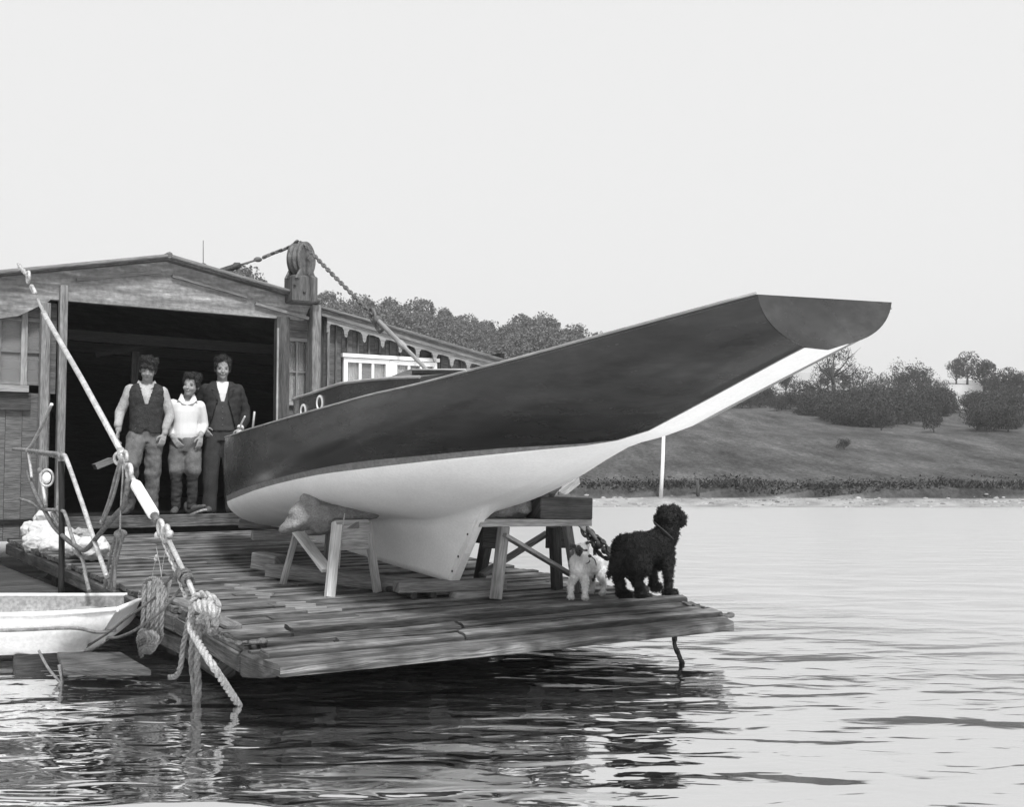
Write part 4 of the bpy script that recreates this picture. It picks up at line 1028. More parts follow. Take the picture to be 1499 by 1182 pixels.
# ================================================================== FUSED BODIES
def fuse(mb, voxel, smooth=4, disp=None, name='body', m=None, parent=None, rmat=None, extra=None):
    """melt overlapping closed shapes into one continuous skin"""
    me = bpy.data.meshes.new('tmp'); me.from_pydata([tuple(p) for p in mb.v], [], mb.f); me.update()
    o = bpy.data.objects.new('tmp', me); COL.objects.link(o)
    r = o.modifiers.new('r', 'REMESH'); r.mode = 'VOXEL'; r.voxel_size = voxel; r.adaptivity = 0
    s = o.modifiers.new('s', 'SMOOTH'); s.iterations = smooth; s.factor = .5
    dg = bpy.context.evaluated_depsgraph_get(); dg.update()
    me2 = bpy.data.meshes.new_from_object(o.evaluated_get(dg)); bpy.data.objects.remove(o); bpy.data.meshes.remove(me)
    if disp:
        nr = [v.normal.copy() for v in me2.vertices]
        for v, nn_ in zip(me2.vertices, nr):
            v.co += nn_*disp(v.co)
    me2.materials.clear()
    for q in (m if isinstance(m, (list, tuple)) else [m]): me2.materials.append(q)
    me2.polygons.foreach_set('use_smooth', [True]*len(me2.polygons))
    if rmat:
        for p in me2.polygons: p.material_index = rmat(p.center)
    me2.name = name
    if extra:
        verts = [v.co.copy() for v in me2.vertices]; nr = [v.normal.copy() for v in me2.vertices]
        V2, F2, m2 = extra(verts, nr)
        base = [tuple(v) for v in verts]; F = [tuple(p.vertices) for p in me2.polygons]; mi = [p.material_index for p in me2.polygons]; nb = len(base)
        me3 = bpy.data.meshes.new(name); me3.from_pydata(base+[tuple(v) for v in V2], [], F+[tuple(i+nb for i in f) for f in F2])
        for q in me2.materials: me3.materials.append(q)
        me3.polygons.foreach_set('material_index', mi+m2); me3.polygons.foreach_set('use_smooth', [True]*(len(F))+[False]*len(F2)); bpy.data.meshes.remove(me2); me2 = me3
    ob = bpy.data.objects.new(name, me2); COL.objects.link(ob)
    if parent: ob.parent = parent
    return ob
def limb(mb, pts):
    """pts: (x,y,z,r) chain of tapering rounded segments"""
    for a, b in zip(pts, pts[1:]):
        p, q = Vector(a[:3]), Vector(b[:3]); L = (q-p).length; k = max(2, int(L/.03))
        mb.tube([p.lerp(q, i/k) for i in range(k+1)], [lerp(a[3], b[3], i/k) for i in range(k+1)], 12)
    for a in pts: mb.ball(a[:3], a[3]*1.005, 0, 12, 8)
def torso(mb, rings, n=24):
    """rings: (x,y,z,rx,ry)"""
    R = []
    for x, y, z, rx, ry in rings:
        R.append([Vector((x+rx*math.copysign(abs(math.cos(a))**.85, math.cos(a)), y+ry*math.copysign(abs(math.sin(a))**.85, math.sin(a)), z)) for a in (2*math.pi*k/n for k in range(n))])
    mb.loft(R)
def fur(count, ln, w, droop=.3, seed=1, curl=0, mask=None, mi=0, tone=None):
    def f(verts, nr):
        rs = random.Random(seed); V, F, mm = [], [], []
        n = len(verts)
        for _ in range(count):
            i = rs.randrange(n); p, q = verts[i], nr[i]
            if mask and not mask(p): continue
            d = (q+Vector((rs.gauss(0, .45), rs.gauss(0, .45), rs.gauss(0, .45)-droop))).normalized()
            s = d.orthogonal().normalized(); s = (s*math.cos(rs.random()*6)+d.cross(s)*math.sin(rs.random()*6)).normalized(); L = ln*(.5+rs.random()); o = len(V)
            bend = d.cross(s)*curl*L
            mid = p+d*L*.55+bend; tip = p+d*L*.9+bend*(.2 if curl else 1)+Vector((0, 0, -L*droop*.5))
            V += [p-q*.003-s*w, p-q*.003+s*w, mid+s*w*.8, mid-s*w*.8, tip]
            F += [(o, o+1, o+2, o+3), (o+3, o+2, o+4)]; k = tone(p) if tone else mi; mm += [k, k]
        return V, F, mm
    return f
def wr(sc_, am, seed=0, zf=1.0):
    return lambda c: am*noise.noise(Vector((c.x*sc_, c.y*sc_, c.z*sc_*zf+seed)))+am*.4*noise.noise(Vector((c.x*sc_*2.3, c.y*sc_*2.3, c.z*sc_*2.3*zf+seed)))
# ------------------------------------------------------------------ sandbags and canvas
def sack(name, blobs, voxel, m, label, cat, folds, seed, sc_=9, sm=6, extra=None):
    mb = MB()
    for c, r, yaw, pit in blobs:
        R = Matrix.Rotation(math.atan2(UD.y, UD.x)+yaw, 3, 'Z') @ Matrix.Rotation(pit, 3, 'Y'); mb.ball(c, r, 0, 16, 10, R)
    o = fuse(mb, voxel, sm, wr(sc_, folds, seed, 1.6), name, m)
    c = sum((v.co for v in o.data.vertices), Vector())/len(o.data.vertices); c.z = min(v.co.z for v in o.data.vertices)
    o.data.transform(Matrix.Translation(-c)); o.location = c; return tag(o, label, cat)
q = lambda x, y, v: onv(x, y, v)
sack('sandbag', [(q(430, 766, 7.75), (.085, .10, .055), 0, -.5), (q(448, 755, 7.72), (.12, .11, .11), 0, -.2), (q(472, 757, 7.7), (.15, .13, .115), 0, .0), (q(508, 753, 7.68), (.15, .13, .08), 0, .1), (q(455, 733, 7.75), (.07, .09, .05), 0, .3), (q(418, 773, 7.75), (.04, .07, .035), 0, -.5), (q(534, 749, 7.68), (.12, .12, .06), 0, .1)], .012, M['sack'], 'plump sagging sandbag wedged between the sawhorse and the yacht\'s bow', 'sandbag', .018, 3, 9, 4)
sack('sandbag', [(q(733, 750, 6.98), (.12, .12, .07), 0, -.1), (q(757, 741, 6.95), (.12, .12, .10), 0, -.4), (q(780, 731, 6.95), (.11, .11, .10), 0, -.6), (q(800, 718, 6.95), (.09, .10, .07), 0, -.7), (q(815, 709, 6.95), (.06, .07, .04), 0, -.7), (q(714, 757, 7.0), (.08, .09, .045), 0, 0)], .012, M['sack'], 'dark folded sandbag stuffed between the trestle and the yacht\'s stern half', 'sandbag', .022, 8, 13, 3)
# ================================================================== LEFT SIDE: pontoon, canvas, rail, ropes, dinghy
mb = MB(); v = 9.75
while v < 12.5:
    mb.box(W(1.35, v, .26), UD*.72, VD*.07, ZD*.02); v += .15
mb.box(W(1.35, 11.15, .14), VD*1.42, UD*.70, ZD*.09); mb.box(W(1.35, 11.15, .0), VD*1.38, UD*.6, ZD*.12)
thing('side_pontoon', mb, M['timber_dark'], 'dark pontoon moored along the left side of the slipway below the white canvas', 'pontoon')
UL = 1.98
l = lambda x, y, u=UL: onu(x, y, u)
cv = []
for x, y, r in ((78, 797, (.2, .14, .11)), (95, 803, (.17, .12, .07)), (122, 806, (.14, .11, .06)), (56, 803, (.07, .08, .045)), (65, 783, (.12, .10, .10)), (62, 768, (.07, .07, .08)), (50, 779, (.09, .08, .07)), (66, 757, (.06, .06, .04)), (134, 804, (.11, .09, .07))):
    cv.append((onu(x, y-2, 2.36), tuple(q_*1.35 for q_ in r), 0, 0))
M['sail'] = mat('white_sailcloth', .55, .12, 6, .85, .3, 50, .1, fine=.08)
sack('sail_bundle', cv, .011, M['sail'], 'bundle of crumpled white sailcloth lying beside the shed door on the left', 'sailcloth', .030, 5, 12, 3)
rr = []
for x, y, r in ((103, 783, .055), (118, 781, .05), (112, 790, .06), (128, 788, .05), (95, 787, .045)): rr.append((onu(x, y, 2.6), (r*1.7, r*1.5, r), 0, 0))
sack('rag_heap', rr, .009, M['canvas'], 'small rumpled heap of grey rags on the pontoon behind the white sailcloth', 'rags', .03, 9, 16, 2)
# railing frame of rods and lashings
rail = empty('lashed_rail', 'makeshift rail of pale rods and lashed rope at the left side of the slipway', 'railing', onu(95, 850, UL))
def rod(pts, r, m, nm='rod', sm=True):
    mb = MB(); mb.tube(smooth_path(pts) if sm else pts, r, 8); return mb.build(nm, M[m], rail)
rod([l(76, 592), l(60, 627), l(43, 659)], .014, 'galv')
rod([l(20, 658), l(40, 659), l(66, 663), l(80, 664), l(95, 668)], .016, 'rope_old', 'lashing')
mb = MB()
for k in range(16): mb.circle(l(lerp(40, 92, k/15), lerp(660, 668, k/15)), ZD*.021, VD*.021, .006, 0, 10, 5)
mb.build('lashing', M['rope_old'], rail)
rod([l(93, 667), l(98, 673), l(120, 735), l(138, 790), l(150, 825), l(157, 845)], .017, 'galv')
rod([l(42, 661), l(45, 682), l(47, 700)], .013, 'galv')
rod([l(59, 688), l(62, 705), l(68, 742)], .014, 'galv')
rod([l(30, 731), l(48, 737), l(60, 745), l(75, 747), l(91, 748), l(97, 756), l(109, 795), l(122, 822), l(126, 845), l(131, 866)], .014, 'rope_old', 'rail_rope')
rod([l(90, 676), l(91, 770), l(90, 870)], .024, 'rail_dark', 'rail_post')
for x, y in ((90, 668), (87, 745), (60, 689), (42, 660)):
    mb = MB(); mb.ball(l(x, y), .028); mb.circle(l(x, y), ZD*.03, VD*.03, .008, 0, 12, 5); mb.build('knot', M['rope_old'], rail)
mb = MB()
for k in range(7): mb.circle(l(78+k*1.5, 752+k*3), ZD*.035, VD*.03, .009, 0, 12, 5); mb.ball(l(78+k*1.5, 752+k*3), .02)
mb.build('knot', M['rope_old'], rail); settle(rail)
fl = empty('ring_float', 'small white ring with a pale centre hanging from the lashed rail', 'ring', l(68, 713))
mb = MB(); c = l(69, 700, UL-.03); mb.circle(c, ZD*.066, Vector((.052, 0, 0)), .010, 0, 24); mb.build('ring', M['galv'], fl)
mb = MB(); mb.ball(c, (.036, .02, .046)); mb.build('centre', M['white_paint'], fl); settle(fl)
mb = MB(); mb.tube(smooth_path([l(40, 690), l(52, 722), l(68, 752), l(80, 772), l(98, 790), l(113, 801), l(122, 806), l(130, 802), l(140, 790), l(158, 768), l(172, 752), l(181, 742), l(186, 722), l(188, 702)]), .0175, 10)
thing('hose', mb, M['cord'], 'dark hose hanging in a deep loop in front of the white sailcloth', 'hose')
mb = MB()
for dx in (-2.0, 2.5): mb.tube(smooth_path([onu(178+dx*.4, 672, 1.96), onu(171+dx, 700, 1.96), onu(163+dx, 730, 1.96), onu(153+dx*.6, 757, 1.96), onu(150, 764, 1.96)]), .011, 6)
mb.ball(onu(150, 765, 1.96), .02); mb.tube(smooth_path([onu(180, 674, 1.97), onu(180, 700, 1.97), onu(178, 730, 1.97), onu(176, 780, 1.97)]), .006, 5)
thing('hanging_strap', mb, M['rope_old'], 'looped strap hanging from the upper shackle of the left stay', 'strap')
mb = MB()
for a, b in (((176, 784), (160, 862)), ((170, 784), (153, 862)), ((180, 786), (163, 866)), ((173, 783), (168, 864))):
    mb.tube(smooth_path([onu(a[0], a[1], 2.02), onu((a[0]+b[0])/2-1, (a[1]+b[1])/2, 2.02), onu(b[0], b[1], 2.02)]), .011, 6)
mb.ball(onu(177, 782, 2.02), (.045, .04, .03)); mb.circle(onu(176, 783, 2.02), ZD*.03, VD*.04, .01); mb.circle(onu(179, 785, 2.02), ZD*.03, VD*.03, .01)
thing('rope_sling', mb, M['rope_old'], 'sling of pale strands made fast on the platform\'s left edge behind the dinghy', 'rope')
# left stay
sl = empty('left_stay', 'thick steel rod stay with white bottle screw and shackles sloping across the open doorway', 'stay', onu(290, 880, 2.05))
US = 2.02
s_ = lambda x, y: onu(x, y, US)
mb = MB(); mb.chain([s_(28, 388), s_(36, 398), s_(42, 404)], .07, .013); mb.circle(s_(42, 406), ZD*.05, VD*.05, .014)
mb.link(s_(49, 424), (s_(56, 437)-s_(42, 410)).normalized(), VD, .23, .10, .016); mb.build('top_shackle', M['galv'], sl)
mb = MB(); mb.tube([s_(56, 438), s_(59, 446), s_(65, 458)], .014, 8); mb.ball(s_(65, 459), .026); mb.build('top_screw', M['timber_mid'], sl)
mb = MB(); mb.tube([s_(66, 461), s_(66.5, 462), s_(120, 555), s_(177, 660)], [.024, .021, .021, .021], 10); mb.tube([s_(177, 660), s_(181, 668)], [.026, .032], 10); mb.build('rod', M['galv'], sl)
dr = (s_(240, 775)-s_(180, 665)).normalized(); cr = UD.cross(dr).normalized()
mb = MB(); mb.circle(s_(177, 672), cr*.045, UD*.035+dr*.02, .012); mb.circle(s_(184, 670), cr*.035, dr*.045, .013); mb.link(s_(184, 680), dr, cr, .13, .06, .014); mb.circle(s_(190, 691), cr*.042, dr*.05, .016)
mb.ball(s_(180, 668), .035); mb.ball(s_(176, 678), .022); mb.tube([s_(192, 697), s_(198, 707)], .018, 8); mb.build('upper_shackle', M['galv'], sl)
mb = MB(); mb.tube([s_(198, 707), s_(200, 711), s_(225, 753), s_(226, 755)], [.024, .036, .036, .028], 14); mb.build('bottle_screw', M['boat_paint'], sl)
mb = MB(); mb.tube([s_(226, 755), s_(232, 765)], .024, 10); mb.build('screw_thread', M['iron'], sl)
mb = MB(); mb.circle(s_(236, 773), cr*.04, dr*.05, .014); mb.circle(s_(244, 782), cr*.045, dr*.035, .016); mb.ball(s_(232, 784), .024); mb.ball(s_(249, 782), .024); mb.tube([s_(232, 784), s_(249, 781)], .014, 8); mb.build('lower_shackle', M['galv'], sl)
mb = MB(); mb.chain([s_(239, 788), s_(243, 800), s_(252, 822), s_(260, 840), s_(266, 858), s_(274, 876)], .055, .008); mb.build('chain', M['galv'], sl)
mb = MB(); mb.tube([s_(246, 788), s_(259, 815), s_(277, 853), s_(289, 881)], .015, 8); mb.build('lower_rod', M['galv'], sl); settle(sl)
# ropes
mb = MB(); R0 = .0135
uu = 2.0
h = lambda x, y, u=2.02: onu(x, y, u)
for k, (xt, xb, y0, y1) in enumerate(((212, 207, 856, 945), (220, 214, 852, 952), (227, 221, 849, 950), (233, 228, 851, 945), (239, 236, 858, 930))):
    mb.rope([h(xt, y0, 1.98+.01*(k % 2)), h((xt+xb)/2+.5, (y0+y1)/2, 1.97), h(xb, y1, 1.98)], R0)
mb.rope([h(212, 857), h(216, 850), h(224, 847), h(232, 849), h(240, 860), h(243, 875), h(240, 890)], R0)
mb.rope([h(205, 866), h(204, 874), h(210, 872), h(214, 862)], R0*.6)
for k in range(4):
    cx = 212+k*4; mb.rope([h(cx-8, 944-k, 1.97), h(cx-9, 935-k*2, 1.94), h(cx, 926, 1.93), h(cx+7, 934, 1.94), h(cx+3, 948, 1.95), h(cx-4, 956, 1.98)], R0)
mb.rope([h(205, 950, 1.97), h(204, 930, 1.95), h(211, 924, 1.93), h(219, 930, 1.93), h(216, 944, 1.95), h(206, 952, 1.97), h(208, 962, 2.0)], R0)
mb.rope([h(224, 950), h(234, 938), h(238, 928)], R0)
mb.tube([h(235, 925, 2.1), h(250, 850, 2.1)], .01)
thing('rope_hank', mb, M['rope_old'], 'hank of laid rope hung in long loops on the platform edge beside the dinghy', 'rope')
kn = empty('rope_knot', 'big pale knot of thick rope at the left stay\'s foot, its end in the water', 'rope', h(300, 950))
mb = MB(); R1 = .0195
mb.rope([h(300, 872), h(290, 876), h(283, 886), h(280, 900), h(284, 912), h(296, 905), h(300, 890), h(308, 880), h(317, 888), h(318, 900), h(314, 915)], R1)
for k in range(4):
    mb.rope([h(287+k*7, 873+k*1, 1.98), h(286+k*8, 884+k, 1.93), h(295+k*6, 893+k*2, 1.93), h(304+k*4, 884+k*3, 1.98), h(300+k*5, 874+k*2, 2.03)], R1)
mb.rope([h(281, 895, 1.94), h(283, 880, 1.92), h(292, 871, 1.94), h(305, 872, 1.96), h(316, 880, 1.98), h(320, 890, 2.0)], R1)
mb.build('knot', M['rope'], kn)
mb = MB(); e = onz(356, 1042, -.05); mb.rope([h(282, 905, 1.95), h(279, 918, 1.93), h(290, 940, 1.92), h(312, 975, 1.90), e.lerp(h(312, 975, 1.9), .35), e], R1*1.02); mb.build('running_end', M['rope'], kn)
mb = MB()
for xs in (((284, 905), (283, 935), (281, 965), (284, 995), (288, 1035)), ((291, 915), (291, 945), (289, 975), (291, 1005), (288, 1040))):
    mb.rope([onu(x, y, 2.0) for x, y in xs], R1*.95)
mb.rope([onu(x, y, 2.02) for x, y in ((277, 905), (273, 925), (268, 950), (265, 975), (258, 990), (248, 992))], R1*.8)
mb.rope([onu(x, y, 2.08) for x, y in ((303, 905), (306, 925), (316, 925), (318, 905))], R1*.8)
mb.build('hanging_end', M['rope_old'], kn); settle(kn)
# mooring cords
def cord(pts, r, label, m='cord'):
    mb = MB(); mb.tube(smooth_path(pts), r, 6); return thing('mooring_line', mb, M[m], label, 'cord')
cord([h(266, 835), h(258, 838), h(240, 858), h(214, 885, 1.93), h(186, 905, 1.9), h(160, 926, 1.85), h(128, 947, 1.8), h(104, 963, 1.8)], .009, 'upper of two tarred cords running from the left stay across the dinghy\'s end')
cord([h(278, 857), h(266, 862), h(240, 892, 1.95), h(220, 908, 1.92), h(195, 925, 1.9), h(172, 934, 1.87), h(158, 935, 1.85), h(148, 945, 1.82), h(125, 957, 1.8), h(104, 963, 1.8)], .009, 'lower of two tarred cords sagging from the left stay past the dinghy\'s end')
mb = MB()
for c, r in (((266, 838), .03), ((270, 842), .035), ((275, 848), .03), ((262, 842), .025)):
    p = h(*c); mb.circle(p, cr*r, UD*r, .008, 0, 14, 6); mb.circle(p+dr*.02, cr*r, UD*r, .008, 0, 14, 6)
thing('cord_lashing', mb, M['cord'], 'lashing of dark cord wound round the chain of the left stay', 'cord')
mb = MB()
for pts in (((231, 812), (234, 825), (237, 845)), ((231, 812), (226, 830), (223, 850)), ((245, 800), (240, 820), (236, 848)), ((150, 813), (190, 816), (229, 819)), ((229, 800), (231, 812), (229, 822))):
    mb.tube(smooth_path([h(*p) for p in pts]), .0028, 4)
mb.ball(h(230, 815), .012); mb.ball(h(229, 819), .014)
thing('twine', mb, M['rope'], 'thin frayed twine dangling below the left stay\'s lower shackle', 'twine')
# ------------------------------------------------------------------ dinghy
dg_ = empty('dinghy', 'white painted dinghy lying alongside the slipway at the left', 'dinghy', W(1.3, 8.3, 0))
axd = Vector((1, .05, 0)).normalized(); ayd = Vector((-.05, 1, 0))     # lies across the view
E1 = onv(203, 900, 7.9); O = Vector((E1.x, 7.35, 0))
def D(a, b, z): return O+axd*a+ayd*b+ZD*z     # a along (0 at the near-right end), b across, z up
st_ = [(-2.9, .10, .36, .18), (-2.6, .32, .35, .08), (-2.0, .52, .325, .03), (-1.2, .58, .32, .02), (-.6, .55, .32, .03), (-.25, .50, .325, .04), (.0, .43, .335, .12)]
def dsec(a, hb, zs, zb, inn=0):
    P = []
    for s in (-1, 1):
        r = [(hb*s*(1-inn*.04), zs), (hb*s*.985-inn*s*.02, zs-.05), (hb*s*.93-inn*s*.02, lerp(zb, zs, .45)), (hb*s*.72, zb+.03+inn*.02), (hb*s*.3, zb-.0+inn*.02)]
        P += r if s < 0 else r[::-1]
    return P
Z_OFF = .015
mb = MB(); rings = []
for i, (a, hb, zs, zb) in enumerate(st_):
    rake = .0
    rings.append([D(a-(.20*(zs-z)/.3 if i == len(st_)-1 else 0)+rake, b+.45, z+Z_OFF) for b, z in dsec(a, hb, zs, zb)])
mb.loft(rings, closed=False, cap=False); e = rings[-1]; o = len(mb.v); mb.v += e; mb.face(range(o, o+len(e))); e = rings[0]; o = len(mb.v); mb.v += e; mb.face(list(range(o, o+len(e)))[::-1])
mb.build('hull', M['boat_paint'], dg_)
mb = MB(); rings = []
for i, (a, hb, zs, zb) in enumerate(st_):
    a2 = a-(.05 if i == len(st_)-1 else 0)+(.05 if i == 0 else 0)
    rings.append([D(a2-(.16*(zs-z)/.3 if i == len(st_)-1 else 0), b+.45, z+Z_OFF+.0) for b, z in dsec(a, hb-.02, zs, zb+.02)])
mb.loft([r[::-1] for r in rings], closed=False, cap=False); mb.build('inner_skin', M['boat_inner'], dg_)
mb = MB()
for s in (-1, 1):
    mb.tube(smooth_path([D(a, .45+s*(hb-.005), zs+Z_OFF+.008) for a, hb, zs, zb in st_]), .016, 8)
a, hb, zs, zb = st_[-1]; mb.tube([D(a, .45-hb, zs+Z_OFF+.006), D(a, .45+hb, zs+Z_OFF+.006)], .016, 8)
mb.build('gunwale', M['boat_paint'], dg_)
mb = MB(); mb.tube(smooth_path([D(a, .45-hb-.012, zs+Z_OFF-.085-.0*a) for a, hb, zs, zb in st_[:-1]]+[D(-.12, .45-.42, .30+Z_OFF-.10), D(-.03, .45-.33, .20+Z_OFF)]), .011, 8); mb.build('rubbing_rope', M['rope_old'], dg_)
mb = MB(); mb.box(D(-1.4, .45, .24+Z_OFF), ayd*.5, axd*.12, ZD*.012); mb.box(D(-.42, .45, .25+Z_OFF), ayd*.45, axd*.10, ZD*.012); mb.build('thwart', M['boat_inner'], dg_)
mb = MB(); c = onv(47, 876, 8.4); c = D(-1.05, .45-.58, .30+Z_OFF); mb.circle(c, ZD*.03, axd*.02, .008); mb.circle(c+ZD*.035+axd*.01, ZD*.025, axd*.025, .008); mb.build('rowlock', M['galv'], dg_)
settle(dg_)
mb = MB(); pts = [onz(x, y, .10) for x, y in ((93, 981), (222, 981), (178, 955), (84, 955))]; mb.prism(pts, -ZD*.035); thing('floating_board', mb, M['side'], 'grey board just above the water in front of the dinghy', 'board', bevel=.005)
mb = MB(); mb.beam(onz(20, 972, .02), onz(100, 966, .02), .1, .12); thing('floating_timber', mb, M['timber_dark'], 'dark waterlogged timber under the dinghy at the left edge of the picture', 'timber', bevel=.01)
mb = MB()
g_ = lambda x, y: onv(x, y, 7.15)
mb.tube(smooth_path([g_(57, 953), g_(72, 980), g_(92, 1004), g_(93, 1012)]), .008, 6); mb.tube(smooth_path([g_(87, 974), g_(90, 990), g_(94, 1012)]), .010, 6)
thing('trailing_rope', mb, M['rope_old'], 'pair of pale cords trailing from the floating board into the water at the lower left', 'cord')
# ================================================================== PEOPLE
M['skin'] = mat('skin', .25, .08, 9, .85, .08, 60, .3, fine=.06)
M['hair'] = mat('hair', .025, .5, 20, .6, .4, 60, .3)
M['eye'] = mat('eyebrows_and_eyes', .03, .2, 10, .6, 0, 30, .3)
M['mouth'] = mat('lips', .16, .2, 10, .6, 0, 30, .3)
M['teeth'] = mat('teeth', .45, .05, 10, .4, 0, 30, .3)
M['shirt_grey'] = mat('grey_shirt', .34, .25, 4, .9, .1, 110, .1)
M['shirt_white'] = mat('white_shirt', .58, .06, 4, .85, .1, 110, .1, fine=.05)
M['vest'] = mat('knitted_waistcoat', .035, .3, 18, .95, .5, 80, .1)
M['trousers'] = mat('worn_trousers', .11, .35, 4, .95, .1, 110, .1)
M['trousers_dark'] = mat('dark_trousers', .04, .3, 4, .95, .1, 110, .1)
M['jacket'] = mat('dark_jacket', .028, .3, 4, .95, .1, 110, .1)
M['waistcoat'] = mat('dark_waistcoat', .045, .3, 4, .95, .1, 110, .1)
M['boot_leather'] = mat('boot_leather', .07, .4, 12, .6, .4, 60, .3)
def head_shapes(mb, c, R, s=1.0):
    """c: centre of skull; R rotation; face looks -Y"""
    def P(x, y, z): return c+R @ (Vector((x, y, z))*s)
    mb.ball(P(0, .012, .03), Vector((.075, .092, .088))*s, 0, 20, 14, R)
    mb.ball(P(0, -.02, -.02), Vector((.062, .068, .075))*s, 0, 18, 12, R)
    mb.ball(P(0, -.030, -.068), Vector((.045, .048, .042))*s, 0, 14, 10, R)
    mb.ball(P(0, -.062, -.085), Vector((.022, .018, .018))*s, 0, 10, 8, R)      # chin
    mb.ball(P(0, -.088, -.012), Vector((.011, .016, .026))*s, 0, 10, 8, R)      # nose
    mb.ball(P(0, -.098, -.028), Vector((.016, .013, .011))*s, 0, 10, 8, R)
    for k in (-1, 1):
        mb.ball(P(k*.034, -.068, -.03), Vector((.022, .018, .02))*s, 0, 10, 8, R)   # cheek
        mb.ball(P(k*.030, -.078, .018), Vector((.024, .010, .008))*s, 0, 10, 8, R)  # brow
        mb.ball(P(k*.073, .014, -.008), Vector((.009, .016, .026))*s, 0, 10, 8, R)  # ear
    mb.ball(P(0, -.079, -.056), Vector((.022, .010, .006))*s, 0, 10, 8, R)
def face_marks(c, R, s, parent, smile):
    def P(x, y, z): return c+R @ (Vector((x, y, z))*s)
    mb = MB()
    for k in (-1, 1):
        mb.ball(P(k*.031, -.0835, .024), Vector((.016, .005, .0028))*s, 0, 10, 6, R)
        mb.ball(P(k*.030, -.0775, .002), Vector((.009, .007, .0035))*s, 0, 10, 6, R)
    mb.build('eyes_and_brows', M['eye'], parent)
    mb = MB(); w = .026 if smile else .02
    mb.tube([P(x*w, -.0865+abs(x)*.010, -.055+(x*x*.009 if smile else -.0)) for x in (-1, -.5, 0, .5, 1)], .0045*s, 6); mb.build('mouth', M['mouth'] if not smile else M['eye'], parent)
    if smile:
        mb = MB(); mb.tube([P(x*w*.72, -.0905+abs(x)*.007, -.0535+x*x*.005) for x in (-1, -.5, 0, .5, 1)], .0038*s, 6); mb.build('teeth', M['teeth'], parent)
def hand(mb, w, d, side, palm_n, s=1.0, curl=.5):
    """w wrist, d direction of hand, palm_n palm normal (fingers curl towards it), side = direction of the thumb"""
    d = Vector(d).normalized(); pn = Vector(palm_n); pn = (pn-d*pn.dot(d)).normalized(); sd = Vector(side); sd = (sd-d*sd.dot(d)-pn*sd.dot(pn)).normalized()
    w = Vector(w)
    for t, r in ((.02, .021), (.045, .024), (.07, .024)):
        for k in (-1, 0, 1): mb.ball(w+d*t*s+sd*k*.018*s, Vector((r*.72,)*3)*s, 0, 10, 7)
    for i, (o_, L) in enumerate(((.030, .068), (.011, .076), (-.009, .071), (-.028, .056))):
        p = w+(d*.085+sd*o_)*s; a = curl*(.5+.12*i); pts = [p]
        for seg in (.45, .32, .23):
            dirn = d*math.cos(a)+pn*math.sin(a); pts.append(pts[-1]+dirn*L*seg*s); a += curl*.8
        limb(mb, [(*q_, r*s) for q_, r in zip(pts, (.0095, .009, .0085, .0075))])
    p = w+(d*.03+sd*.032)*s; q1 = p+(d*.6+sd*.7).normalized()*.038*s; q2 = q1+(d*.9+sd*.2+pn*.3).normalized()*.03*s
    limb(mb, [(*p, .012*s), (*q1, .0105*s), (*q2, .009*s)])
def hair_mesh(c, R, s, parent, seed, high=.0, fringe=0):
    mb = MB(); rs = random.Random(seed)
    mb.ball(c+R @ Vector((0, .015, .075+high*.7))*s, Vector((.056, .07, .062))*s, 0, 16, 10, R); mb.ball(c+R @ Vector((0, .020, .046+high*.7))*s, Vector((.074, .088, .074))*s, 0, 18, 12, R)
    mb.ball(c+R @ Vector((0, .05, .0))*s, Vector((.068, .064, .08))*s, 0, 18, 12, R)
    for i in range(26):
        a = rs.random()*6.28; b = rs.random()
        p = Vector((math.cos(a)*.066, .01+math.sin(a)*.078, .07+.05*b))
        if p.y < -.06: p.z = .085+.02*b
        mb.ball(c+R @ p*s, .022*s, 0, 8, 6)
    for k in (-1, 1):
        mb.ball(c+R @ Vector((k*.066, -.005, .022))*s, Vector((.014, .03, .035))*s, 0, 8, 6, R); mb.ball(c+R @ Vector((k*.062, -.035, .045))*s, Vector((.018, .025, .025))*s, 0, 8, 6, R)
    if fringe:
        for i in range(8): mb.ball(c+R @ Vector((-.05+i*.0125, -.072-.01*rs.random(), .062-.02*rs.random()+(-.012 if i > 3 else .004)))*s, .019*s, 0, 8, 6)
    zc = c+R @ Vector((0, -.05, -.01))*s
    o = fuse(mb, .007, 2, wr(60, .007, seed), 'hair', M['hair'], parent, extra=fur(4500, .016*s, .0015, .0, seed, .5))
    return o
def person(pos, yaw, label, spec, s=1.0):
    r = bpy.data.objects.new('person', None); COL.objects.link(r); tag(r, label, 'person'); r.location = pos; r.rotation_euler.z = yaw; r.scale = (s, s, s)
    spec(r); return r
def body(r, joints, headc, R, smile, hairseed, high, fringe, waist, fname='body'):
    """joints: dict of limb chains"""
    mb = MB()
    for k, ch in joints.items():
        if k.startswith('hand'): hand(mb, *ch)
        elif k == 'torso': torso(mb, ch)
        else: limb(mb, ch)
    head_shapes(mb, headc, R, 1.1)
    b = fuse(mb, .0065, 2, None, 'body', M['skin'], r)
    face_marks(headc, R, 1.1, r, smile); hair_mesh(headc, R, 1.1, r, hairseed, high, fringe)
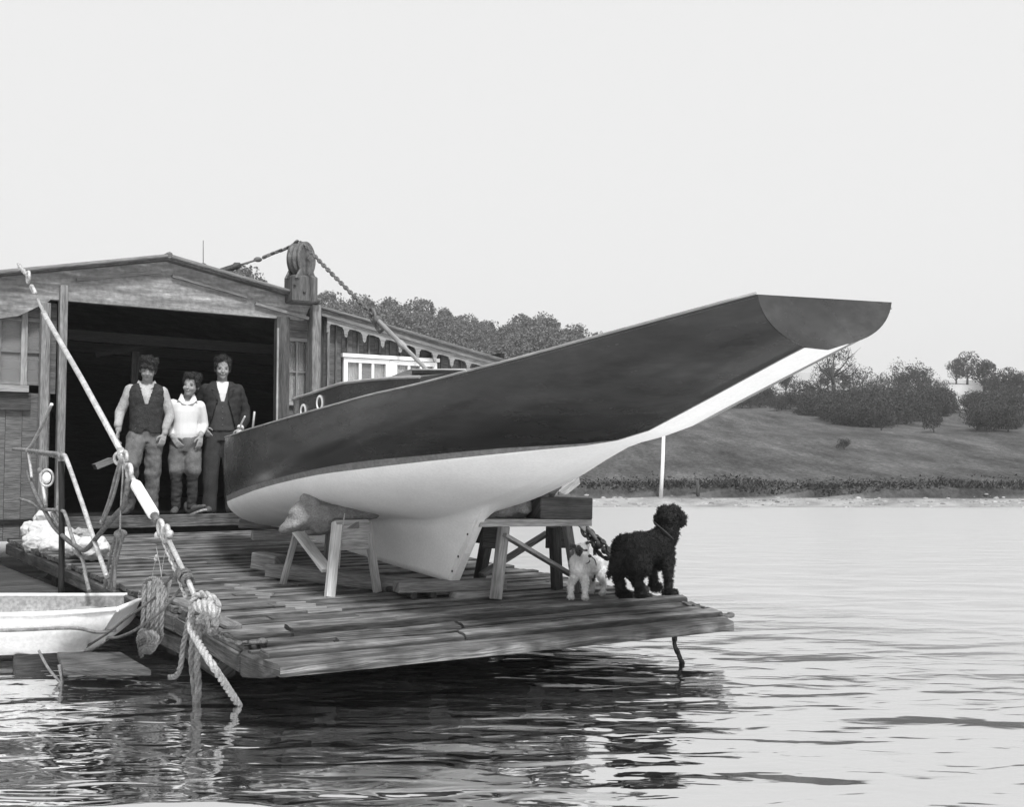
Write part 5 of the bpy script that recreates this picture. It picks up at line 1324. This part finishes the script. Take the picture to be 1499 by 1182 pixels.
def shell(name, rings, m, parent, seed, amp=.008, cut=None, n=120, sub=10, thick=.01, sc_=11, vee=None):
    """open garment shell lofted through rings, faces removed where cut(x,y,z) says"""
    R = []
    for (a, b) in zip(rings, rings[1:]):
        for k in range(sub):
            t = k/sub; R.append([lerp(p, q_, t) for p, q_ in zip(a, b)])
    R.append(list(rings[-1])); V = []; inner = set()
    for x, y, z, rx, ry in R:
        for k in range(n):
            a = 2*math.pi*k/n; c_, s_2 = math.cos(a), math.sin(a)
            p = Vector((x+rx*math.copysign(abs(c_)**.85, c_), y+ry*math.copysign(abs(s_2)**.85, s_2), z))
            d = Vector((c_, s_2, 0)); p += d*amp*(noise.noise(Vector((p.x*sc_, p.y*sc_, p.z*sc_*1.8+seed)))+.5*noise.noise(p*sc_*3))
            if vee and p.y < -.02:
                w_ = vee(p.z)
                if w_ > 0 and abs(p.x) < w_: p.x = math.copysign(w_, p.x or 1); inner.add(len(V))
            V.append(p)
    F = []
    for i in range(len(R)-1):
        for k in range(n):
            k2 = (k+1) % n; q_ = (i*n+k, i*n+k2, (i+1)*n+k2, (i+1)*n+k); c = sum((V[j] for j in q_), Vector())/4
            if cut and cut(c): continue
            if all(j in inner for j in q_): continue
            F.append(q_)
    me = bpy.data.meshes.new(name); me.from_pydata([tuple(p) for p in V], [], F); me.materials.append(m); me.polygons.foreach_set('use_smooth', [True]*len(F))
    o = bpy.data.objects.new(name, me); COL.objects.link(o); o.parent = parent
    sm = o.modifiers.new('thick', 'SOLIDIFY'); sm.thickness = thick; sm.offset = 0
    return o
def cloth(name, chains, tors, m, parent, amp, seed, voxel=.010, sc_=13, zf=1.6, sm=4, cutf=None):
    mb = MB()
    for ch in chains: limb(mb, ch)
    for t in tors: torso(mb, t)
    return fuse(mb, voxel, sm, wr(sc_, amp, seed, zf), name, m, parent)
def shoe(mb, x, y, z, yaw=0, pitch=0, L=.27):
    R = Matrix.Rotation(yaw, 3, 'Z') @ Matrix.Rotation(pitch, 3, 'X'); c = Vector((x, y, z))
    for dy, rx, rz, zz in ((.02, .038, .05, .055), (-.05, .04, .042, .045), (-.12, .045, .034, .036), (-.17, .040, .028, .03)):
        mb.ball(c+R @ Vector((0, dy, zz)), Vector((rx, .06, rz)), 0, 12, 8, R)
    mb.ball(c+R @ Vector((0, .05, .09)), Vector((.042, .045, .07)), 0, 12, 8, R)
    P = [c+R @ Vector((sx*w, yy, 0)) for yy, w in ((.07, .035), (.0, .038), (-.10, .045), (-.17, .042), (-.215, .02)) for sx in (1,)]
    P2 = [c+R @ Vector((-w, yy, 0)) for yy, w in ((-.215, .02), (-.17, .042), (-.10, .045), (.0, .038), (.07, .035))]
    return P+P2, R @ Vector((0, 0, .022))
YAW = math.atan2(4.0, 12.2)
SILL = .745
def man1(r):
    # tall youth in knitted waistcoat; one knee bent
    tz = Matrix.Rotation(.10, 3, 'Y') @ Matrix.Rotation(.22, 3, 'X')
    hc = Vector((.01, -.055, 1.585))
    LA = [(-.17, .0, 1.375, .048), (-.262, .01, 1.13, .038), (-.285, -.06, .93, .033)]
    RA = [(.17, .0, 1.355, .048), (.24, .03, 1.11, .038), (.195, -.10, .90, .032)]
    LL = [(-.095, 0, .90, .08), (-.14, -.22, .57, .06), (-.17, .02, .10, .045)]
    RL = [(.085, 0, .90, .08), (.075, -.03, .48, .06), (.07, .0, .09, .045)]
    body(r, dict(torso=[(0, .0, .85, .14, .10), (0, 0, 1.0, .14, .10), (0, 0, 1.2, .16, .11), (0, 0, 1.36, .165, .10), (0, .0, 1.42, .10, .075)], neck=[(0, .01, 1.40, .062), (.01, -.03, 1.52, .054)],
                 la=LA, ra=RA, ll=LL, rl=RL, hand1=((-.286, -.065, .92), (-.05, -.15, -1), (0, -1, 0), (1, -.2, 0)), hand2=((.19, -.105, .89), (-.22, -.2, -1), (0, -1, 0), (-.3, .8, 0))), hc, tz, False, 3, .012, 1, .9)
    fat = lambda ch, k, e=None: [(x, y, z, q_*k) for x, y, z, q_ in ch]
    cloth('shirt', [[(-.165, .0, 1.37, .066), (-.222, .01, 1.25, .058), (-.272, .01, 1.12, .054), (-.287, -.05, .985, .043)], [(.165, 0, 1.35, .066), (.21, .02, 1.24, .058), (.25, .02, 1.10, .055), (.205, -.07, .955, .043)]],
          [[(0, 0, .92, .145, .105), (0, 0, 1.1, .155, .115), (0, 0, 1.3, .185, .12), (0, 0, 1.39, .17, .10), (0, .01, 1.44, .085, .075)]], M['shirt_grey'], r, .007, 1, zf=.8)
    mb = MB()
    for k in (-1, 1): mb.prism([Vector((k*.012, -.088, 1.36)), Vector((k*.07, -.05, 1.455)), Vector((k*.085, -.01, 1.475)), Vector((k*.11, -.045, 1.42)), Vector((k*.06, -.1, 1.385))], Vector((0, -.008, .006)))
    mb.tube([Vector((.075*math.cos(a), .005+.065*math.sin(a), 1.455+.01*math.sin(a))) for a in [math.pi*(-.25+1.5*i/12) for i in range(13)]], .016, 6)
    mb.build('collar', M['shirt_grey'], r)
    def cut(c):
        return c.z > 1.425 and abs(c.x) < .06
    shell('waistcoat', [(0, 0, .90, .168, .128), (0, 0, 1.0, .165, .128), (0, 0, 1.15, .168, .130), (0, 0, 1.28, .188, .133), (0, 0, 1.36, .188, .124), (0, 0, 1.41, .165, .105), (0, 0, 1.44, .11, .09)], M['vest'], r, 2, .008, cut, vee=lambda z: (z-1.16)*.30 if z > 1.16 else (.955-z)*.8)
    cloth('trousers', [[(-.085, .0, .88, .105), (-.115, -.11, .72, .10), (-.14, -.215, .57, .085), (-.155, -.12, .40, .075), (-.17, .0, .16, .072), (-.17, .01, .09, .07)], [(.08, 0, .88, .105), (.082, -.02, .68, .098), (.078, -.03, .47, .085), (.072, .0, .22, .078), (.07, .0, .07, .076)]],
          [[(0, 0, .80, .15, .11), (0, 0, .90, .16, .12), (0, 0, .99, .155, .12)]], M['trousers'], r, .018, 4, .010, 11, .9)
    mb = MB(); soles = MB()
    for x, y, yaw, z in ((-.175, .02, -.3, .0), (.07, .0, .15, .0)):
        p, e = shoe(mb, x, y, z+.012, yaw); soles.prism(p, -e*.5)
    fuse(mb, .008, 3, None, 'shoe', M['boot_leather'], r); soles.build('sole', M['eye'], r)
def man2(r):
    R = Matrix.Rotation(.16, 3, 'Y') @ Matrix.Rotation(-.35, 3, 'Z') @ Matrix.Rotation(.05, 3, 'X')
    hc = Vector((.055, -.05, 1.435))
    LA = [(-.14, .0, 1.23, .042), (-.20, .06, 1.02, .034), (-.13, -.09, .86, .03)]
    RA = [(.15, .0, 1.20, .042), (.192, .04, 1.0, .034), (.165, -.10, .88, .03)]
    LL = [(-.075, 0, .80, .075), (-.085, -.03, .45, .050), (-.09, .0, .09, .038)]
    RL = [(.075, 0, .80, .075), (.085, -.07, .45, .050), (.08, -.0, .09, .038)]
    body(r, dict(torso=[(0, 0, .75, .12, .09), (0, 0, .95, .13, .095), (0, 0, 1.12, .145, .10), (.01, 0, 1.24, .14, .09), (.01, 0, 1.29, .08, .065)], neck=[(.01, .01, 1.27, .054), (.04, -.03, 1.39, .048)], la=LA, ra=RA, ll=LL, rl=RL,
                 hand1=((-.13, -.095, .855), (.6, -.3, -.8), (0, -1, .1), (.4, .9, 0)), hand2=((.166, -.105, .875), (-.1, -.2, -1), (0, -1, 0), (-.6, .8, 0))), hc, R, True, 5, .006, 0, .8)
    cloth('shirt', [[(-.135, 0, 1.225, .066), (-.18, .03, 1.13, .058), (-.207, .055, 1.02, .054), (-.165, -.03, .93, .045), (-.15, -.06, .90, .04)], [(.145, 0, 1.205, .068), (.175, .02, 1.11, .058), (.198, .04, 1.0, .050), (.178, -.05, .92, .04)]],
          [[(0, 0, .84, .145, .11), (.0, -.0, .90, .152, .118), (.0, 0, 1.02, .138, .108), (.0, 0, 1.15, .155, .11), (.005, 0, 1.235, .15, .095), (.01, .01, 1.285, .075, .068)]], M['shirt_white'], r, .009, 7, zf=.25)
    mb = MB()
    for k in (-1, 1): mb.prism([Vector((.015+k*.008, -.098, 1.215)), Vector((.02+k*.055, -.06, 1.325)), Vector((.02+k*.07, -.02, 1.345)), Vector((.02+k*.10, -.06, 1.27)), Vector((.02+k*.06, -.105, 1.23))], Vector((0, -.008, .006)))
    mb.tube([Vector((.015+.066*math.cos(a), .005+.058*math.sin(a), 1.325)) for a in [math.pi*(-.25+1.5*i/12) for i in range(13)]], .015, 6)
    mb.build('collar', M['shirt_white'], r)
    cloth('breeches', [[(-.075, 0, .78, .095), (-.085, -.02, .62, .093), (-.088, -.04, .50, .088), (-.087, -.03, .43, .065)], [(.075, 0, .78, .095), (.085, -.04, .62, .096), (.086, -.07, .50, .094), (.085, -.065, .42, .066)]],
          [[(0, 0, .70, .145, .11), (0, 0, .82, .155, .12), (0, 0, .87, .148, .115)]], M['trousers'], r, .016, 9, .010, 10, .9)
    cloth('gaiters', [[(-.085, -.03, .44, .064), (-.088, -.015, .25, .060), (-.09, .0, .08, .052)], [(.085, -.065, .44, .064), (.083, -.035, .25, .060), (.08, .0, .08, .052)]], [], M['trousers_dark'], r, .012, 3)
    mb = MB(); soles = MB(); pale = MB()
    p, e = shoe(mb, -.09, .0, .012, -.1); soles.prism(p, -e*.5)
    p, e = shoe(mb, .085, -.02, .012, .75, -.30); pale.prism(p, -e*1.0)
    fuse(mb, .008, 3, None, 'boot', M['boot_leather'], r); soles.build('sole', M['eye'], r); pale.build('sole', M['canvas'], r)
def man3(r):
    R = Matrix.Rotation(.02, 3, 'Y') @ Matrix.Rotation(.06, 3, 'X')
    hc = Vector((.0, -.035, 1.635))
    LA = [(-.175, 0, 1.40, .048), (-.255, .05, 1.15, .038), (-.20, -.08, .98, .032)]
    RA = [(.175, 0, 1.40, .048), (.265, .05, 1.15, .038), (.20, -.09, .965, .032)]
    LL = [(-.095, 0, .92, .08), (-.11, -.03, .5, .06), (-.12, 0, .09, .045)]
    RL = [(.095, 0, .92, .08), (.10, -.06, .5, .06), (.12, 0, .09, .045)]
    body(r, dict(torso=[(0, 0, .86, .14, .10), (0, 0, 1.05, .14, .10), (0, 0, 1.25, .165, .11), (0, 0, 1.4, .165, .10), (0, 0, 1.46, .09, .07)], neck=[(0, .01, 1.44, .06), (0, -.02, 1.57, .054)], la=LA, ra=RA, ll=LL, rl=RL,
                 hand1=((-.20, -.085, .975), (.5, -.2, -.9), (0, -1, 0), (.5, .8, 0)), hand2=((.20, -.095, .96), (-.3, -.2, -1), (0, -1, 0), (-.6, .8, 0))), hc, R, True, 8, .022, 0, .9)
    cloth('shirt', [], [[(0, 0, .95, .145, .105), (0, 0, 1.2, .16, .12), (0, 0, 1.36, .17, .118), (0, 0, 1.44, .12, .09), (0, .005, 1.50, .068, .066)]], M['shirt_white'], r, .006, 2)
    def cutv(c):
        return c.z > 1.45 and abs(c.x) < .05
    shell('waistcoat', [(0, 0, .93, .166, .128), (0, 0, 1.1, .170, .132), (0, 0, 1.25, .185, .138), (0, 0, 1.38, .190, .133), (0, 0, 1.44, .15, .112), (0, 0, 1.475, .10, .09)], M['waistcoat'], r, 4, .005, cutv, vee=lambda z: (z-1.2)*.27)
    def cutj(c):
        return c.z > 1.47 and abs(c.x) < .05
    shell('jacket', [(0, .01, .80, .215, .15), (0, .0, .95, .205, .15), (0, 0, 1.1, .197, .152), (0, 0, 1.25, .208, .157), (0, 0, 1.38, .215, .15), (0, 0, 1.445, .17, .125), (0, 0, 1.49, .105, .095)], M['jacket'], r, 6, .012, cutj, thick=.014, vee=lambda z: .055+(1.28-z)*.30 if z < 1.28 else .055+(z-1.28)*.08)
    cloth('sleeve', [[(-.17, 0, 1.40, .076), (-.225, .03, 1.29, .066), (-.262, .05, 1.15, .061), (-.235, -.02, 1.05, .06), (-.21, -.06, 1.0, .055)], [(.17, 0, 1.40, .076), (.225, .03, 1.29, .066), (.27, .05, 1.15, .061), (.25, -.02, 1.05, .06), (.213, -.065, .99, .055)]], [], M['jacket'], r, .007, 4)
    mb = MB()
    for k in (-1, 1): mb.prism([Vector((k*.052, -.155, 1.26)), Vector((k*.075, -.150, 1.38)), Vector((k*.07, -.09, 1.475)), Vector((k*.10, -.085, 1.46)), Vector((k*.125, -.135, 1.40)), Vector((k*.10, -.150, 1.385)), Vector((k*.118, -.150, 1.37))], Vector((0, -.010, .0)))
    mb.build('lapel', M['jacket'], r)
    mb = MB(); mb.tube([Vector((.207, -.085, .985)), Vector((.200, -.10, .955))], .042, 12); mb.build('cuff', M['shirt_white'], r)
    mb = MB()
    for z in (1.0, 1.07, 1.14, 1.2): mb.ball((0, -.142, z), .008)
    mb.build('button', M['iron'], r)
    cloth('trousers', [[(-.09, 0, .90, .11), (-.105, -.02, .68, .10), (-.11, -.03, .47, .088), (-.118, 0, .22, .082), (-.12, 0, .06, .082)], [(.09, 0, .90, .11), (.10, -.04, .68, .10), (.105, -.06, .47, .088), (.118, 0, .22, .082), (.12, 0, .06, .082)]],
          [[(0, 0, .82, .155, .115), (0, 0, .93, .165, .125), (0, 0, 1.0, .158, .12)]], M['trousers_dark'], r, .012, 14, .010, 9, .6)
    mb = MB(); soles = MB()
    for x, yaw in ((-.12, -.2), (.12, .25)): p, e = shoe(mb, x, 0, .012, yaw); soles.prism(p, -e*.5)
    fuse(mb, .008, 3, None, 'shoe', M['boot_leather'], r); soles.build('sole', M['eye'], r)
def footpos(px, v): 
    p = onv(px, 750, v); return Vector((p.x, p.y, SILL-.02))
person(footpos(212, 12.80), YAW, 'tallest-standing youth at the left in pale sleeves and dark knitted waistcoat, head bowed', man1, 1.0)
person(footpos(270, 12.82), YAW-.05, 'short smiling boy in a bright white shirt between two others in the doorway', man2, 1.0)
person(footpos(323, 12.95), YAW, 'smiling man in dark jacket open over a white shirt, standing nearest the yacht', man3, 1.01)
# ================================================================== DOGS
M['dog_black'] = mat('curly_black_coat', .014, .3, 20, .8, .6, 60, .25)
M['dog_white'] = mat('rough_white_coat', .8, .12, 14, .9, .3, 60, .1, fine=.08)
M['dog_patch'] = mat('dark_patch_coat', .085, .4, 14, .9, .3, 60, .1)
M['nose'] = mat('black_nose', .012, .1, 10, .35, 0, 30, .5)
def dog_black():
    f1, f2, h1, h2 = ond(979, 875), ond(957, 866), ond(910, 880), ond(938, 882)
    base = (f1+f2+h1+h2)/4; fm, hm = (f1+f2)/2, (h1+h2)/2
    r = bpy.data.objects.new('dog', None); COL.objects.link(r); r.location = base
    tag(r, 'big curly black dog standing on the platform end with its back to the camera', 'dog')
    F = (fm-hm); F.z = 0; F = F.normalized(); S = ZD.cross(F)     # F forwards, S to its left
    SC = .00465
    def P(x, y, dpt=0):      # pixel at depth of the dog plus offset
        d_ = Vector((0, 1, 0)); return hit(x, y, d_, base.y+dpt)-base
    mb = MB(); c4 = lambda p, q_: (p.x, p.y, p.z, q_)
    dh, df = hm.y-base.y-.02, fm.y-base.y+.02
    # trunk: deep chest forward, narrower loin, rounded croup
    limb(mb, [c4(P(922, 806, dh+.03), .102), c4(P(940, 803, 0), .108), c4(P(955, 802, df*.6), .108), c4(P(966, 803, df), .108)])
    mb.ball(P(917, 806, dh), (.10, .11, .11)); mb.ball(P(966, 799, df), (.108, .11, .125)); mb.ball(P(967, 814, df), (.09, .095, .10)); mb.ball(P(922, 817, dh), (.088, .085, .09))
    limb(mb, [c4(P(966, 795, df), .10), c4(P(977, 782, df), .082), c4(P(980, 768, df), .075)])       # neck
    mb.ball(P(979, 758, df), (.082, .09, .075)); mb.ball(P(985, 764, df+.07), (.05, .09, .045)); mb.ball(P(988, 768, df+.14), (.032, .05, .03))
    mb.ball(P(974, 751, df), (.06, .06, .05)); mb.ball(P(984, 750, df), (.055, .06, .05))
    limb(mb, [c4(P(992, 750, df), .024), c4(P(999, 757, df-.02), .028), c4(P(999, 767, df-.02), .022)])            # ear
    limb(mb, [c4(P(966, 753, df), .02), c4(P(963, 761, df+.02), .025), c4(P(967, 768, df+.03), .02)])
    for (foot, top, kn, w) in ((h1-base, P(915, 822, dh), 0, 1), (h2-base, P(935, 828, dh-.03), 0, 1)):
        st_ = foot+ZD*.19-F*.05; kn_ = foot+ZD*.29+F*.05
        limb(mb, [c4(top, .088), c4(kn_, .056), c4(st_, .037), c4(foot+ZD*.05-F*.0, .032), c4(foot+ZD*.035+F*.05, .032)])
        mb.ball(foot+ZD*.025+F*.07, (.042, .042, .028))
    for (foot, top) in ((f1-base, P(977, 818, df-.05)), (f2-base, P(961, 820, df+.09))):
        limb(mb, [c4(top, .056), c4(foot+ZD*.20-F*.01, .034), c4(foot+ZD*.06, .030)]); mb.ball(foot+ZD*.028+F*.035, (.05, .05, .03))
    limb(mb, [c4(P(910, 805, dh-.08), .036), c4(P(901, 824, dh-.13), .034), c4(P(896, 836, dh-.15), .024), c4(P(891, 845, dh-.16), .008)])   # tail
    curls = lambda c: .014*noise.noise(c*28)+.011*noise.noise(c*62)+.004*noise.noise(c*120)
    fuse(mb, .0075, 3, curls, 'body', M['dog_black'], r, extra=fur(34000, .015, .002, .2, 4, .7))
    # collar
    mb = MB(); a, b = P(966, 785, df), P(981, 768, df); d = (b-a).normalized(); cc = P(973, 779, df); s1 = d.orthogonal().normalized(); s2 = d.cross(s1)
    mb.circle(cc, s1*.098, s2*.098, .006, 0, 30); mb.build('collar', M['waistcoat'], r)
dog_black()
def dog_small():
    f1, f2, h1, h2 = ond(836, 877), ond(857, 878), ond(867, 868), ond(883, 871)
    base = (f1+f2+h1+h2)/4; fm, hm = (f1+f2)/2, (h1+h2)/2; r = bpy.data.objects.new('dog', None); COL.objects.link(r); r.location = base
    tag(r, 'small rough-coated white terrier with a dark patch over one eye and ear', 'dog')
    F = fm-hm; F.z = 0; F = F.normalized(); c4 = lambda p, q_: (p.x, p.y, p.z, q_)
    def P(x, y, dpt=0): return hit(x, y, Vector((0, 1, 0)), base.y+dpt)-base
    df, dh = fm.y-base.y, hm.y-base.y+.06
    mb = MB()
    limb(mb, [c4(P(848, 834, df), .062), c4(P(860, 830, 0), .062), c4(P(872, 826, dh), .057)])
    mb.ball(P(847, 833, df-.02), (.055, .06, .065)); mb.ball(P(847, 824, df), (.062, .055, .06)); mb.ball(P(874, 828, dh), (.052, .055, .062))
    limb(mb, [c4(P(849, 826, df), .056), c4(P(852, 812, df-.03), .045)])
    mb.ball(P(852, 805, df-.06), (.049, .05, .043)); mb.ball(P(857, 812, df-.11), (.027, .045, .024)); mb.ball(P(861, 815, df-.15), (.019, .026, .018)); mb.ball(P(857, 818, df-.12), (.022, .03, .014))
    for x0, y0, x1, y1, x2, y2 in ((842, 799, 837, 799, 836, 806), (858, 798, 861, 794, 862, 800)):
        limb(mb, [c4(P(x0, y0, df-.05), .012), c4(P(x1, y1, df-.06), .011), c4(P(x2, y2, df-.075), .008)])
    for foot, top in ((f1-base, P(841, 845, df-.02)), (f2-base, P(855, 845, df-.02))):
        limb(mb, [c4(top, .030), c4(foot+ZD*.10, .021), c4(foot+ZD*.03, .017)]); mb.ball(foot+ZD*.014-Vector((0, .015, 0)), (.023, .03, .015))
    for foot, top in ((h1-base, P(868, 836, dh)), (h2-base, P(880, 836, dh-.02))):
        limb(mb, [c4(top, .042), c4(foot+ZD*.13+F*.03, .027), c4(foot+ZD*.075-F*.02, .017), c4(foot+ZD*.02, .015)]); mb.ball(foot+ZD*.013+F*.015, (.02, .024, .014))
    e1, e2, nz_ = P(846, 805, df-.1), P(858, 805, df-.1), P(863, 815, df-.17)
    pc = [(P(846, 808, df-.10), .043), (P(837, 801, df-.06), .032), (P(861, 796, df-.06), .016), (P(855, 808, df-.10), .018), (P(873, 846, dh-.03), .035)]
    def tone(c): return 1 if any((c-p).length < q_*(1+.25*noise.noise(c*60)) for p, q_ in pc) else 0
    fuse(mb, .005, 2, lambda c: .005*noise.noise(c*50)+.003*noise.noise(c*110), 'body', [M['dog_white'], M['dog_patch']], r, rmat=tone, extra=fur(20000, .011, .0010, .5, 6, .1, tone=tone))
    mb = MB(); mb.ball(P(864, 814.5, df-.178), (.013, .011, .011)); mb.build('nose', M['nose'], r)
    mb = MB()
    for x, y in ((849.5, 806.5), (859, 806.5)): mb.ball(P(x, y, df-.118), .010)
    mb.build('eye', M['nose'], r)
    mb = MB(); cc = P(853, 821, df+.01); mb.circle(cc, Vector((.052, 0, .0)), Vector((0, .052, .02)), .004, 0, 26); mb.tube(smooth_path([P(864, 814, df-.05), P(871, 820, df), P(873, 829, 0), P(868, 838, 0)]), .004, 6); mb.build('collar', M['vest'], r)
dog_small()
